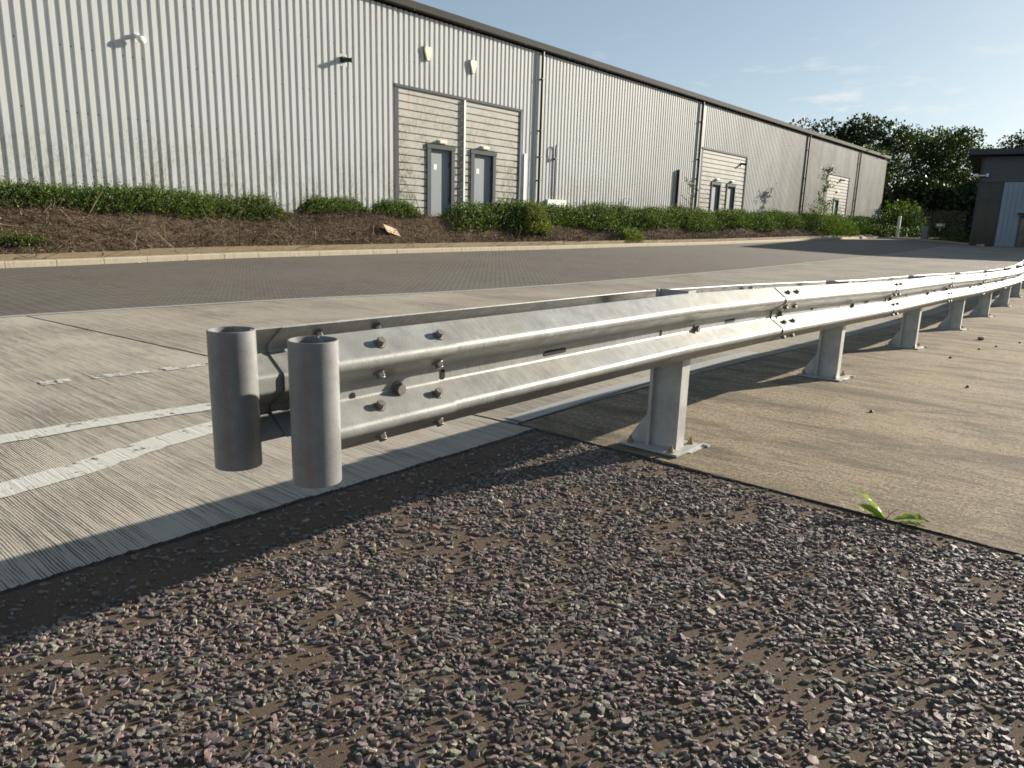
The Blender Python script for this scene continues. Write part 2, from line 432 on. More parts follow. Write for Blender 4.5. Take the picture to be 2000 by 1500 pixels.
def paint(name, c, keep):
    m = Mat(name)
    g = m.noise(60, 4, .7, m.coord((1, .05, 1)))
    e = m.noise(9, 6, .7)
    a = m.ramp(m.math('ADD', m.math('MULTIPLY', g, .25), m.math('MULTIPLY', e, .75)), [(keep, 0), (keep+.05, 1)])
    col = m.mix(m.noise(30, 4), [q*.9 for q in c], c); m.set(color=col, rough=.7, spec=.3); m.bump(g, .006, .6)
    m.l(a, m.b.inputs['Alpha']); return m.m
M_paint = paint('worn white road paint', (.60, .585, .53), .385)
M_paint2 = paint('very worn white road paint', (.60, .58, .52), .47)
M_strip = paint('pale joint band', (.36, .355, .33), .2)
M_yellow = paint('worn yellow paint', (.26, .19, .09), .50)

def foliage(name, rough=.55, trans=.25):
    m = Mat(name); a = m.n('ShaderNodeAttribute', attribute_name='tone')
    m.set(color=a.outputs['Color'], rough=rough, spec=.35)
    t = m.n('ShaderNodeBsdfTranslucent'); m.l(m.mix(1.0, a.outputs['Color'], (1.3, 1.5, .5), 'MULTIPLY'), t.inputs[0])
    ms = m.n('ShaderNodeMixShader'); ms.inputs[0].default_value = trans
    m.l(m.b.outputs[0], ms.inputs[1]); m.l(t.outputs[0], ms.inputs[2]); m.l(ms.outputs[0], m.o.inputs[0]); return m.m
M_leaf = foliage('leaves', trans=.18)
def tonemat(name, rough=.7, spec=.4, metal=0, bump=.002):
    m = Mat(name); a = m.n('ShaderNodeAttribute', attribute_name='tone')
    n = m.noise(220, 4, .7); c = m.mix(m.rng(n, .3, .7, 0, .5), a.outputs['Color'], m.mix(.5, a.outputs['Color'], (.03, .03, .03)))
    m.set(color=c, rough=rough, spec=spec, metal=metal); m.bump(n, bump, .8); return m.m
M_stone = tonemat('slate chippings', .58, .35)
M_twig = tonemat('dry twigs', .85, .15, bump=.001)
M_bark = simple('bark', (.10, .075, .05), .9, vs=12, var=.4, bump=.02)

# ------------------------------------------------------------------ ground sheets
def gx(xs): return [(x-xs[0])/(xs[-1]-xs[0]) for x in xs]
xsg = [-200,-100,-40,-20,-10,-4,0,3,6,9,12,15,18,21,24,28,32,36,40,46,52,58,64,70,80,90,100,130,200,400,900]
ys = [-300,-120,-40,-15,-3,3,9.2,17,17.6,30,60,150,400]
vs=[];fs=[]
for y in ys:
    for x in xsg:
        vs.append((x,y,G(x,y)-.09-(.0 if -15<y<18 else .0)))
n=len(xsg)
for j in range(len(ys)-1):
    for i in range(n-1): fs.append((j*n+i,j*n+i+1,(j+1)*n+i+1,(j+1)*n+i))
me=bpy.data.meshes.new('ground'); me.from_pydata(vs,[],fs); me.update()
struct(link('ground',me,M_verge,smooth=True),'dark earth and rough ground round the yard')

GX = 3.125
def jx(y): return 3.125 + (2.52-3.125)*(y-2.49)/(9.2-2.49)
def far_x(y):
    P=[(-60,64),(2,57.3),(7.7,54.6),(11.2,61),(15.5,65.5),(17,66.5)]
    for (a,b),(c,d) in zip(P,P[1:]):
        if y<=c: return b+(d-b)*(y-a)/(c-a)
    return 66.5
c_ = lambda v: (lambda y: v)
def ramped(name, y0, y1, xa, xb, ny, step, dz, mat):
    o = sheet(name, y0, y1, xa, xb, ny, tl(xa(y0), xb(y0), step), dz, mat); return struct(o)
o=ramped('concrete_yard', 2.48, 9.2, c_(-40), lambda y: jx(y)-.006, 12, 1.5, 0, M_grey); o['label']='pale grey brushed concrete slab left of the transverse joint'
o=ramped('concrete_yard', 2.62, 9.2, lambda y: jx(y)+.006, far_x, 12, 1, 0, M_far); o['label']='brushed concrete lane beyond the guardrail'
o=ramped('concrete_yard', -30, 2.61, c_(GX+.01), far_x, 20, 1, 0, M_tan); o['label']='tan stained concrete slab under the guardrail posts'
o=ramped('block_paving', 9.32, 17.0, c_(-40), far_x, 14, 1.2, 0, M_paver); o['label']='dark block paved parking strip in front of the kerb'
o=ramped('paving_edge', 9.2, 9.32, c_(-40), far_x, 1, 1.2, .004, M_strip); o['label']='pale concrete edging line between slab and block paving'
# joint filler under the joints
mb=MB(); mb.box(GX-.02,2.55,-.03,GX+.8,2.68,-.006)
def ribbon(mb, pts, wl, wr, dz):
    n=len(pts); L=[];Rr=[]
    for i,(x,y) in enumerate(pts):
        x0,y0=pts[max(i-1,0)];x1,y1=pts[min(i+1,n-1)]; dx,dy=x1-x0,y1-y0; l=math.hypot(dx,dy); nx,ny=-dy/l,dx/l
        a=wl(i) if callable(wl) else wl; b=wr(i) if callable(wr) else wr
        L.append((x+nx*a,y+ny*a,G(x,y)+dz));Rr.append((x-nx*b,y-ny*b,G(x,y)+dz))
    mb.add(L+Rr,[(n+i,n+i+1,i+1,i) for i in range(n-1)])
def subdiv(pts, step):
    o=[]
    for (a,b),(c,d) in zip(pts,pts[1:]):
        k=max(1,int(math.hypot(c-a,d-b)/step))
        for i in range(k): o.append((a+(c-a)*i/k,b+(d-b)*i/k))
    return o+[pts[-1]]
mb=MB()
ribbon(mb, subdiv([(jx(2.5),2.5),(jx(9.2),9.2)],.1), lambda i: .004+.004*random.random(), lambda i:.004+.004*random.random(), .003)
ribbon(mb, subdiv([(3.14,2.615),(30,2.615),(56,2.615)],.15), lambda i: .004+.005*random.random(), lambda i:.004+.005*random.random(), .003)
for x in (15.5,27,39): ribbon(mb, subdiv([(x,-8),(x-.3,9.2)],.3), .006,.006, .003)
ribbon(mb, subdiv([(-6.5,2.6),(-7,9.2)],.3), .006,.006, .003)
struct(mb.build('joint_sealant', M_tar),'thin dark sealed joints between the concrete slabs')

# painted lines
def line(pts, wd, mat, label, jag=.006, name='road_marking'):
    mb=MB(); p=subdiv(pts,.05)
    ribbon(mb,p,lambda i: wd/2+random.uniform(-jag,jag),lambda i: wd/2+random.uniform(-jag,jag),.005)
    return struct(mb.build(name,mat),label)
line([(-6,4.05),(-2,4.18),(.99,4.245),(1.46,4.235),(2.05,4.165),(2.6,4.12),(3.1,4.05)],.17,M_paint,'upper of the two long curved white lines left of the pipes')
line([(-5,2.9),(-1,3.2),(.77,3.44),(1.08,3.50),(1.49,3.65),(1.85,3.74),(2.6,3.84),(3.1,3.88)],.19,M_paint,'lower curved white line running in from the left edge')
line([(1.54,5.49),(1.72,5.47)],.13,M_paint2,'short worn white dash')
line([(1.85,5.47),(2.3,5.43),(2.69,5.41),(3.6,5.38)],.12,M_paint2,'broken faint white line behind the left pipe')
line([(3.17,2.68),(3.7,2.70),(4.95,2.76),(7,2.80)],.13,M_strip,'pale band along the slab joint under the rail',.003)
line([(12.9,7.52),(16.6,7.50)],.10,M_strip,'thin pale line on the lane behind the rail')
line([(11.3,7.35),(11.15,7.1),(11.2,6.7),(11.6,6.4)],.12,M_strip,'small pale curved mark at the end of the line')
# yellow bay lines on the block paving
for k,(a,b) in enumerate((((4.6,15.2),(4.75,10.9)),((12.5,16),(9.6,10.6)))):
    mb=MB(); N=15
    for i in range(N):
        t=i/N; x=a[0]+(b[0]-a[0])*t; y=a[1]+(b[1]-a[1])*t
        if random.random()<.25: continue
        ribbon(mb,[(x-.07,y+.07),(x+.07,y-.07)],.05,.05,.005)
    struct(mb.build('bay_marking',M_yellow),'row of worn yellow blocks marking a parking bay, '+('nearer the rail end','farther along')[k])

# gravel bed
xs=[-3+i*.06 for i in range(int(6.14/.06)+1)]
def bedh(x,y): return -.004+.002*math.sin(x*5+y*3)*math.cos(y*4.3-x)
vs=[];fs=[];NX=70;NY=70
for j in range(NY+1):
    for i in range(NX+1):
        x=-3.5+(3.134+3.5)*i/NX; y=-4+(2.479+4)*j/NY; z=bedh(x,y)
        vs.append((x,y,z))
for j in range(NY):
    for i in range(NX): a=j*(NX+1)+i; fs.append((a,a+1,a+NX+2,a+NX+1))
me=bpy.data.meshes.new('gravel_bed'); me.from_pydata(vs,[],fs); me.update()
struct(link('gravel_bed',me,M_dirt,smooth=True),'brown sandy bed under the slate chippings')
# ragged bitumen seal
def ragged(name, pts, inner, outer, label, hm=1):
    mb=MB(); p=subdiv(pts,.012); n=len(p); rows=[]
    a=b=0
    for i,(x,y) in enumerate(p):
        x0,y0=p[max(i-1,0)];x1,y1=p[min(i+1,n-1)];dx,dy=x1-x0,y1-y0;l=math.hypot(dx,dy);nx,ny=-dy/l,dx/l
        a=a*.72+random.uniform(-1,1)*.006; b=b*.72+random.uniform(-1,1)*.005
        wnd=.004*math.sin(i*.031)+.003*math.sin(i*.093+1)+.002*math.sin(i*.21)
        x+=-nx*wnd; y+=-ny*wnd
        wi=max(.003,inner(i/n)+a); wo=max(.001,outer(i/n)+b); h=(.003+random.uniform(0,.006))*hm
        rows.append([(x-nx*wi,y-ny*wi,-.022),(x-nx*wi*.6,y-ny*wi*.6,h*.4-.004),(x,y,h),(x+nx*wo*.7,y+ny*wo*.7,h*.6+.001),(x+nx*wo,y+ny*wo,.0005)])
    vs=[q for r in rows for q in r]; fs=[]
    for i in range(n-1):
        for k in range(4): fs.append((i*5+k,i*5+k+1,(i+1)*5+k+1,(i+1)*5+k))
    mb.add(vs,fs); return struct(mb.build(name,M_tar),label)
ragged('bitumen_seam',[(3.14,2.47),(2.2,2.474),(.5,2.482),(-3,2.49)][::-1],lambda t:.006+.012*t,lambda t:.003+.003*math.sin(t*40),'ragged black bitumen seam along the grey slab')
ragged('bitumen_seam',[(3.118,2.49),(3.12,1.9),(3.115,1.5),(3.125,.8),(3.12,.2),(3.12,-3)],lambda t:.016 if t<.26 else .003,lambda t:.008 if t<.26 else .0,'ragged black bitumen seam along the tan slab',.45)

# ---- slate chippings
def vnoise(x, y, s, seed):
    r = np.random.default_rng(seed); T = r.random((64, 64))
    u = x*s; v = y*s; i = np.floor(u).astype(int); j = np.floor(v).astype(int); fu = u-i; fv = v-j
    fu = fu*fu*(3-2*fu); fv = fv*fv*(3-2*fv)
    g = lambda a, b: T[a % 64, b % 64]
    return (g(i,j)*(1-fu)+g(i+1,j)*fu)*(1-fv)+(g(i,j+1)*(1-fu)+g(i+1,j+1)*fu)*fv
def stones(name, xr, yr, cell, keepf, lrange, hr, label, zf):
    nx = int((xr[1]-xr[0])/cell); ny = int((yr[1]-yr[0])/cell)
    X, Y = np.meshgrid(np.arange(nx), np.arange(ny)); X = X.ravel(); Y = Y.ravel()
    x = xr[0]+(X+.5+(Y%2)*.5+rng.uniform(-.42,.42,len(X)))*cell; y = yr[0]+(Y+.5+rng.uniform(-.42,.42,len(X)))*cell
    k = keepf(x, y); x = x[k]; y = y[k]; N = len(x)
    L = np.exp(rng.normal(np.log(lrange[0]), lrange[1], N)); W = L*rng.uniform(.38,.80,N); H = rng.uniform(*hr, N)*rng.choice([1,1,1,1.8],N)
    th = rng.normal(-.9, .75, N)
    m = 7
    an = (np.arange(m)/m*2*math.pi)[None]+rng.uniform(-.32,.32,(N,m)); rr = rng.uniform(.72,1.15,(N,m))
    px = np.cos(an)*rr*L[:,None]/2; py = np.sin(an)*rr*W[:,None]/2
    tx = rng.normal(0,.20,N)[:,None]; ty = rng.normal(0,.20,N)[:,None]
    # the sun side can be steep: broken faces
    top = np.stack([px*.90, py*.88, H[:,None]+px*.9*tx+py*.88*ty+rng.normal(0,.0005,(N,m))], -1)
    mid = np.stack([px*1.03, py*1.03, H[:,None]*.45+px*tx*.6+py*ty*.6], -1)
    bot = np.stack([px*.95, py*.95, np.full((N,m), -.006)], -1)
    cen = np.stack([rng.normal(0,.12,N)*L, rng.normal(0,.12,N)*W, H+rng.uniform(-.0004,.0016,N)], -1)[:,None]
    P = np.concatenate([top, mid, bot, cen], 1)
    c, s = np.cos(th)[:,None], np.sin(th)[:,None]
    wx = P[...,0]*c-P[...,1]*s+x[:,None]; wy = P[...,0]*s+P[...,1]*c+y[:,None]; wz = P[...,2]+zf(x,y)[:,None]
    V = np.stack([wx,wy,wz],-1).reshape(-1,3); st = 3*m+1
    F = []
    for i in range(m):
        j = (i+1)%m
        F += [(3*m,i,j),(m+i,m+j,j),(m+i,j,i),(2*m+i,2*m+j,m+j),(2*m+i,m+j,m+i)]
    F = np.array(F)
    FF = (F[None]+(np.arange(N)*st)[:,None,None]).reshape(-1,3)
    pal = np.array([1.12,1.08,1.0])*np.array([(.175,.125,.122),(.125,.105,.108),(.20,.155,.160),(.14,.145,.125),(.19,.19,.155),(.10,.09,.09),(.22,.18,.15),(.18,.14,.145),(.36,.33,.28)])
    pr = np.array([.2,.17,.14,.12,.09,.12,.07,.07,.02]); ci = rng.choice(len(pal), N, p=pr/pr.sum())
    cc = pal[ci]*rng.uniform(.8,1.25,(N,1)); cc = np.repeat(cc, st, 0)
    o = npmesh(name, V, FF, M_stone, col=cc)
    return tag(o, label, 'gravel', kind='stuff')
def keep(x, y):
    n = vnoise(x,y,5.2,3)*.25+vnoise(x,y,12,4)*.4+vnoise(x,y,27,5)*.35
    p = np.clip((n-.28)*4.2, .12, .93)
    e = 2.20+.10*(vnoise(x,y,3,8)-.5)+np.clip((x-2.3)*.22,0,.2)
    p = np.where(y > e, .13, p); p = np.where(x > 3.03, .25, p)
    return (rng.random(len(x)) < p) & (y < 2.455) & (x < 3.10)
bz = lambda x,y: -.004+.002*np.sin(x*5+y*3)*np.cos(y*4.3-x)
stones('slate_chippings', (-.7,3.1), (-1.1,2.46), .0150, keep, (.0192,.30), (.0024,.0062), 'purple grey slate chippings pressed into the brown bed', bz)
def keep2(x,y): return (rng.random(len(x))<.38)&(y<2.46)&(x<3.115)
stones('fine_grit', (.0,3.12), (-.2,2.47), .022, keep2, (.0075,.3), (.0015,.0035), 'fine pale grit scattered between the slate chippings', bz)

def rock(name, loc, size, mat, label, cat, seed, group=None):
    bm = bmesh.new(); bmesh.ops.create_icosphere(bm, subdivisions=2, radius=1); r = random.Random(seed)
    dirs = [(Vector((r.uniform(-1,1),r.uniform(-1,1),r.uniform(-1,1))).normalized(), r.uniform(.55,.85)) for _ in range(9)]
    for v in bm.verts:
        for d,k in dirs:
            t = v.co.dot(d)
            if t > k: v.co -= d*(t-k)
        v.co = Vector((v.co.x*size[0], v.co.y*size[1], v.co.z*size[2]))
    me = bpy.data.meshes.new(name); bm.to_mesh(me); bm.free()
    o = link(name, me, mat); o.location = loc; o.rotation_euler = (0,0,r.uniform(0,3)); return tag(o,label,cat,group)
M_pale = simple('pale stone', (.34,.29,.20), .85, vs=90, var=.3, bump=.004)
rock('stone',(2.13,1.72,.004),(.020,.016,.016),M_pale,'pale yellowish lump of stone standing on the slate chippings','stone',3)
rock('stone',(2.42,1.43,.002),(.021,.015,.013),M_pale,'greyish flat stone lying among chippings right of the pale lump','stone',5)
rock('concrete_chunk',(10.9,1.40,G(10.9,1.4)+.02),(.075,.04,.03),simple('rubble',(.36,.29,.22),.9,vs=40,bump=.004),'small brick coloured chunk on the tan slab beyond the fourth post','rubble',8)
for k,(x,y) in enumerate([(9.7,1.25),(10.2,1.15),(5.1,1.2),(8.6,1.35),(11.0,1.0),(6.7,.9)]):
    rock('pebble',(x,y,G(x,y)+.008),(.018,.014,.012),M_tar,('tiny dark pebble just below the third post','tiny dark pebble right of the third post','tiny dark pebble on the tan slab nearest the first post','tiny dark pebble near the third post base plate','tiny dark pebble below the brick coloured chunk','tiny dark pebble in the open middle of the tan slab')[k],'pebble',20+k,'dark pebbles on the tan slab')

# weed at the slab edge
def leafblade(mb, p0, d, L, W, arch, tw=0):
    p0=Vector(p0); d=Vector(d).normalized(); side=d.cross(Vector((0,0,1))).normalized(); n=9; vs=[];fs=[]
    side=(Matrix.Rotation(tw,3,d)@side)
    for i in range(n+1):
        t=i/n; c=p0+d*L*t+Vector((0,0,1))*arch*math.sin(t*math.pi*.9)
        wd=W*math.sin(math.pi*min(1,t*.92+.06))**.7*(1+.12*math.sin(t*40)); nn=side.cross(d)*.18*wd
        vs+=[c-side*wd/2+nn*(1+.8*math.sin(i*2.3)), c, c+side*wd/2*(1+.15*math.sin(i*3.1))+nn]
    for i in range(n): 
        a=i*3; fs+=[(a,a+1,a+4,a+3),(a+1,a+2,a+5,a+4)]
    mb.add(vs,fs)
_w = Mat('weed green'); _c = _w.mix(_w.noise(60, 4), (.14, .24, .02), (.30, .42, .05)); _w.set(color=_c, rough=.45)
_t = _w.n('ShaderNodeBsdfTranslucent'); _w.l(_c, _t.inputs[0]); _m = _w.n('ShaderNodeMixShader'); _m.inputs[0].default_value = .5
_w.l(_w.b.outputs[0], _m.inputs[1]); _w.l(_t.outputs[0], _m.inputs[2]); _w.l(_m.outputs[0], _w.o.inputs[0]); M_weed = _w.m
M_stemm = simple('dry stem', (.20,.12,.09), .8, vs=60, var=.3)
wd = empty('weed',(3.13,.62,0),'green broad leaved weed growing from the joint at the right edge of the chippings','weed')
def wleaf(*a): mb=MB(); leafblade(mb,*a); mb.build('leaf',M_weed,wd,smooth=True)
wleaf((3.13,.63,.0),(.05,.30,.18),.150,.050,.014,.5)
wleaf((3.12,.63,.0),(-.02,.35,.12),.11,.030,.010,-.6)
wleaf((3.13,.60,.005),(.10,-.5,.05),.13,.046,.016,.2)
wleaf((3.13,.58,.0),(.0,-.55,.03),.10,.028,.006,0)
wleaf((3.14,.68,.0),(.2,.45,.10),.09,.014,.004,.2)
for q in (((3.13,.70,.0),(.1,.6,.25),.06,.012,.006,.3),((3.12,.56,.0),(-.3,-.6,.2),.07,.020,.008,.4),((3.13,.52,.0),(.2,-.6,.15),.05,.010,.004,-.3),((3.12,.65,.0),(-.5,.3,.2),.06,.016,.006,.1),((3.13,.78,.0),(.0,.5,.5),.04,.006,.003,.0),((3.13,.45,.0),(.1,-.5,.4),.045,.007,.003,.0)): wleaf(*q)
mb=MB(); mb.tube([(3.13,.625,0),(3.135,.615,.025),(3.145,.59,.05)],.0016,5); mb.tube([(3.135,.615,.025),(3.13,.625,.045)],.0012,5)
mb.tube([(3.12,.70,.005),(3.125,.65,.012),(3.13,.62,.0)],.002,5); mb.tube([(3.13,.52,.0),(3.14,.50,.02),(3.15,.48,.03)],.0012,5)
mb.build('stem',M_stemm,wd)

# ------------------------------------------------------------------ guardrail
def yc(x):
    return float(np.interp(x,[0,3.3,6.1,9.05,11.95,14.9,17.6,20.2,24],[1.765,1.765,1.82,1.865,1.90,1.965,2.0,2.09,2.3]))
def gz(x): return G(x,1.8)
def btop(x): return float(np.interp(x,[0,3.2,4.42,7.3,10.1,12.95,15.75,18.5,21.3,25],[.836,.834,.806,.718,.664,.588,.535,.505,.505,.56]))
def railz(x): return btop(x)-.168
RAIL = empty('guardrail',(1.05,1.765,0),'double sided galvanised steel guardrail ending in two open vertical pipes','guardrail')
CZ=.668
# W profile: (depth, z)
raw=[(0,.168),(.083,.106),(.083,.080),(.000,.024),(.000,-.024),(.083,-.080),(.083,-.106),(0,-.168)]
def fillet(raw, r=.040, n=7):
    o=[raw[0],(.028,.147),(.056,.126)]
    for i in range(1,len(raw)-1):
        r=.034 if raw[i][0]>.05 else .014
        p0,p1,p2=[Vector(raw[j]) for j in (i-1,i,i+1)]
        a=(p0-p1);b=(p2-p1);ang=a.angle(b); t=min(r/math.tan(ang/2),a.length*.45,b.length*.45)
        A=p1+a.normalized()*t;B=p1+b.normalized()*t
        for k in range(n+1):
            s=k/n; q=A*(1-s)**2+p1*2*s*(1-s)+B*s*s; o.append((q.x,q.y))
    return o+[raw[-1]]
PROF=fillet(raw)
# refine: keep straight parts split too
def beam(name, x0, x1, side, off0, off1, mat, parent, thick=.004, step=.06):
    """side -1 = front (towards -Y)"""
    n=max(2,int((x1-x0)/step)); rows_o=[];rows_i=[]
    # inner profile offset
    P=PROF; m=len(P)
    nor=[]
    for k in range(m):
        a=P[max(k-1,0)];b=P[min(k+1,m-1)]; tx,tz=b[0]-a[0],b[1]-a[1]; l=math.hypot(tx,tz); nor.append((-tz/l,tx/l))
    vs=[]
    for i in range(n+1):
        x=x0+(x1-x0)*i/n; o=off0+(off1-off0)*i/n; base=yc(x)+side*.103; z0=railz(x)
        for k in range(m):
            d,z=P[k]; vs.append((x,base+side*(d+o),z+z0))
        for k in range(m):
            d,z=P[k]; vs.append((x,base+side*(d+o-nor[k][0]*thick),z+z0-nor[k][1]*thick))
    fs=[];st=2*m
    for i in range(n):
        for k in range(m-1):
            a=i*st+k; fs.append((a,a+1,a+st+1,a+st)); b=a+m; fs.append((b,b+st,b+st+1,b+1))
        for k in (0,m-1): a=i*st+k; fs.append((a,a+m,a+m+st,a+st))
    for i in (0,n):
        for k in range(m-1): a=i*st+k; fs.append((a,a+m,a+m+1,a+1))
    mb=MB(); mb.add(vs,fs); o=mb.build(name,mat,parent,smooth=True)
    return o
# orientation check for normal: nor should point inward -> thickness inward
_bolt_me={}
def bolt_mesh(kind='bolt'):
    if kind in _bolt_me: return _bolt_me[kind]
    bm=bmesh.new()
    def cyl(r,z0,z1,n,rot=0):
        vb=[bm.verts.new((r*math.cos(2*math.pi*k/n+rot),r*math.sin(2*math.pi*k/n+rot),z0)) for k in range(n)]
        vt=[bm.verts.new((r*math.cos(2*math.pi*k/n+rot)*.97,r*math.sin(2*math.pi*k/n+rot)*.97,z1)) for k in range(n)]
        bm.faces.new(vb[::-1]);bm.faces.new(vt)
        for k in range(n): bm.faces.new((vb[k],vb[(k+1)%n],vt[(k+1)%n],vt[k]))
    if kind=='bolt': cyl(.0175,0,.0035,20); cyl(.0135,.0035,.017,6,.3); cyl(.0115,.017,.0185,16)
    else: cyl(.020,0,.004,20); cyl(.015,.004,.018,6,.2); cyl(.008,.018,.036,12)
    me=bpy.data.meshes.new(kind); bm.to_mesh(me); bm.free(); me.materials.append(M_bolt if kind=='bolt' else M_nut); _bolt_me[kind]=me; return me
def put(kind, name, p, d, parent, s=1):
    o=bpy.data.objects.new(name,bolt_mesh(kind)); COL.objects.link(o); o.parent=parent; o.matrix_parent_inverse=parent.matrix_basis.inverted()
    q=Vector(d).to_track_quat('Z','Y'); o.location=p; o.rotation_euler=q.to_euler(); o.scale=(s,s,s); return o
def prof_pt(f):   # point on profile polyline at z value range f -> (d,z,normal)
    pass
def on_beam(x, side, dz, d, nd, nz, off, parent, name='bolt', s=1):
    s*=1.05
    p=(x, yc(x)+side*(.103+d+off), railz(x)+dz); put('bolt',name,p,(0,side*nd,nz),parent,s)
FL=[(.134,.045,.60,.80),(.050,.041,.56,-.83),(-.052,.041,.56,.83),(-.134,.045,.60,-.80)]  # (z,d,normal d,normal z)
M_slot=M_dark
def slot(x, side, dz, L, Hh, off, parent):
    """a dark punched hole; a shallow recess plate sitting in the beam"""
    mb=MB(); y=yc(x)+side*(.103+off); pts=[]
    r=min(L,Hh)/2; n=8; 
    for k in range(2*n+2):
        if L>=Hh:
            if k<=n: a=-math.pi/2+math.pi*k/n; cx=L/2-r
            else: a=math.pi/2+math.pi*(k-n-1)/n; cx=-(L/2-r)
            pts.append((x+cx+r*math.cos(a), r*math.sin(a)))
        else:
            if k<=n: a=math.pi*k/n; cz=Hh/2-r
            else: a=math.pi+math.pi*(k-n-1)/n; cz=-(Hh/2-r)
            pts.append((x+r*math.cos(a), cz+r*math.sin(a)))
    z0=railz(x)+dz; m=len(pts)
    vs=[(px,y+side*.0012,z0+pz) for px,pz in pts]+[(px,y-side*.003,z0+pz) for px,pz in pts]
    mb.add(vs,[tuple(range(m))]+[(i,(i+1)%m,m+(i+1)%m,m+i) for i in range(m)])
    return mb.build('slot_hole',M_slot,parent)
JO=[1.30,4.42,7.30,10.10,12.95,15.75,18.5,21.3,24.1]
for side in (-1,1):
    for k in range(len(JO)-1):
        x0,x1=JO[k],JO[k+1]+.30
        if k==0: x0=1.13 if side==-1 else 1.150
        b=beam('beam',x0,x1,side,(.0065 if k else 0.0),0.0,M_galv,RAIL)
        off=.006
        if k>0 and k<7:
            cols=(.11,.27)
            if side==1 and k>4: cols=()
            for c in cols:
                for (dz,d,nd,nz) in FL: on_beam(x0+c,side,dz,d,nd,nz,off,b)
                if side==1:
                    for (dz,d,nd,nz) in FL[:1]:
                        p=(x0+c,yc(x0+c)+side*(.103+d)-side*.004,railz(x0+c)+dz-.004); put('bolt','bolt',p,(0,-side*nd,-nz),b)
            if side==-1: on_beam(x0+.13,side,0,0,1,0,off,b,'bolt',1.15)
        if side==-1:
            px=[3.37,6.2,9.15,12.05,15.0,17.7,20.3][k] if k<7 else None
            if px:
                on_beam(px,side,-.012,0,1,0,.002,b,'bolt',1.15)
                if k<5:
                    slot(px-.35,side,-.006,.016,.030,.001 if k==0 else .003,b)
                    slot(px+.43,side,.0,.13,.018,.001 if k==0 else .003,b)
                    if k<5: slot(px-1.17 if k==0 else px-1.35+.3,side,.0,.14,.018,.001 if k==0 else .0035,b)
            if k==0:
                slot(1.60,side,-.005,.018,.034,.001,b)
# end pieces welded to the pipes
for side in (-1,1):
    e=beam('end_piece',1.124 if side==-1 else 1.055,1.575,side,.009,.009,M_galvend,RAIL,thick=.0045)
    for x in (1.30,1.53):
        for (dz,d,nd,nz) in FL: on_beam(x,side,dz,d,nd,nz,.009,e)
        if side==1:
            for (dz,d,nd,nz) in FL[:1]:
                p=(x,yc(x)+side*(.103+d)-side*.004,CZ+dz-.004); put('bolt','bolt',p,(0,-side*nd,-nz),e)
    on_beam(1.40,side,-.02,0,1,0,.009,e,'bolt',1.3)
    if side==-1: slot(1.235,side,-.022,.019,.034,.0092,e)
    # pipe
    cx,cy=(1.084,1.615) if side==-1 else (1.013,1.905)
    ro,ri=.0652,.0600; z0,z1=((.446,.836) if side==-1 else (.438,.836))
    n=64; hh=(z0+z1)/2; vs=[];fs=[]
    for (r,z) in ((ro,z0-hh),(ro,z1-hh-.0015),(ro-.0015,z1-hh),(ri+.001,z1-hh),(ri,z1-hh-.001),(ri,z0-hh)):
        vs+=[(r*math.cos(2*math.pi*k/n),r*math.sin(2*math.pi*k/n),z) for k in range(n)]
    for q in range(6):
        for k in range(n): fs.append((q*n+k,q*n+(k+1)%n,((q+1)%6)*n+(k+1)%n,((q+1)%6)*n+k))
    mb=MB(); mb.add(vs,fs); t=mb.build('end_pipe',M_tube,None,smooth=True)
    t.parent=RAIL; t.location=(cx-1.05,cy-1.765,hh)
    # weld beads
    wb=MB()
    for zz in (.108,-.108):
        pts=[(cx+.052+.003*math.sin(k*3.1),yc(1.1)+side*(.103+.083-.006)-side*abs(k-6)*.004,CZ+zz+(k-6)*.006) for k in range(13)]
        wb.tube(pts,[.002+.006*math.sin(math.pi*(k+.5)/13)*random.uniform(.7,1.2) for k in range(13)],7)
    wb.build('weld',M_weld,RAIL,smooth=True)
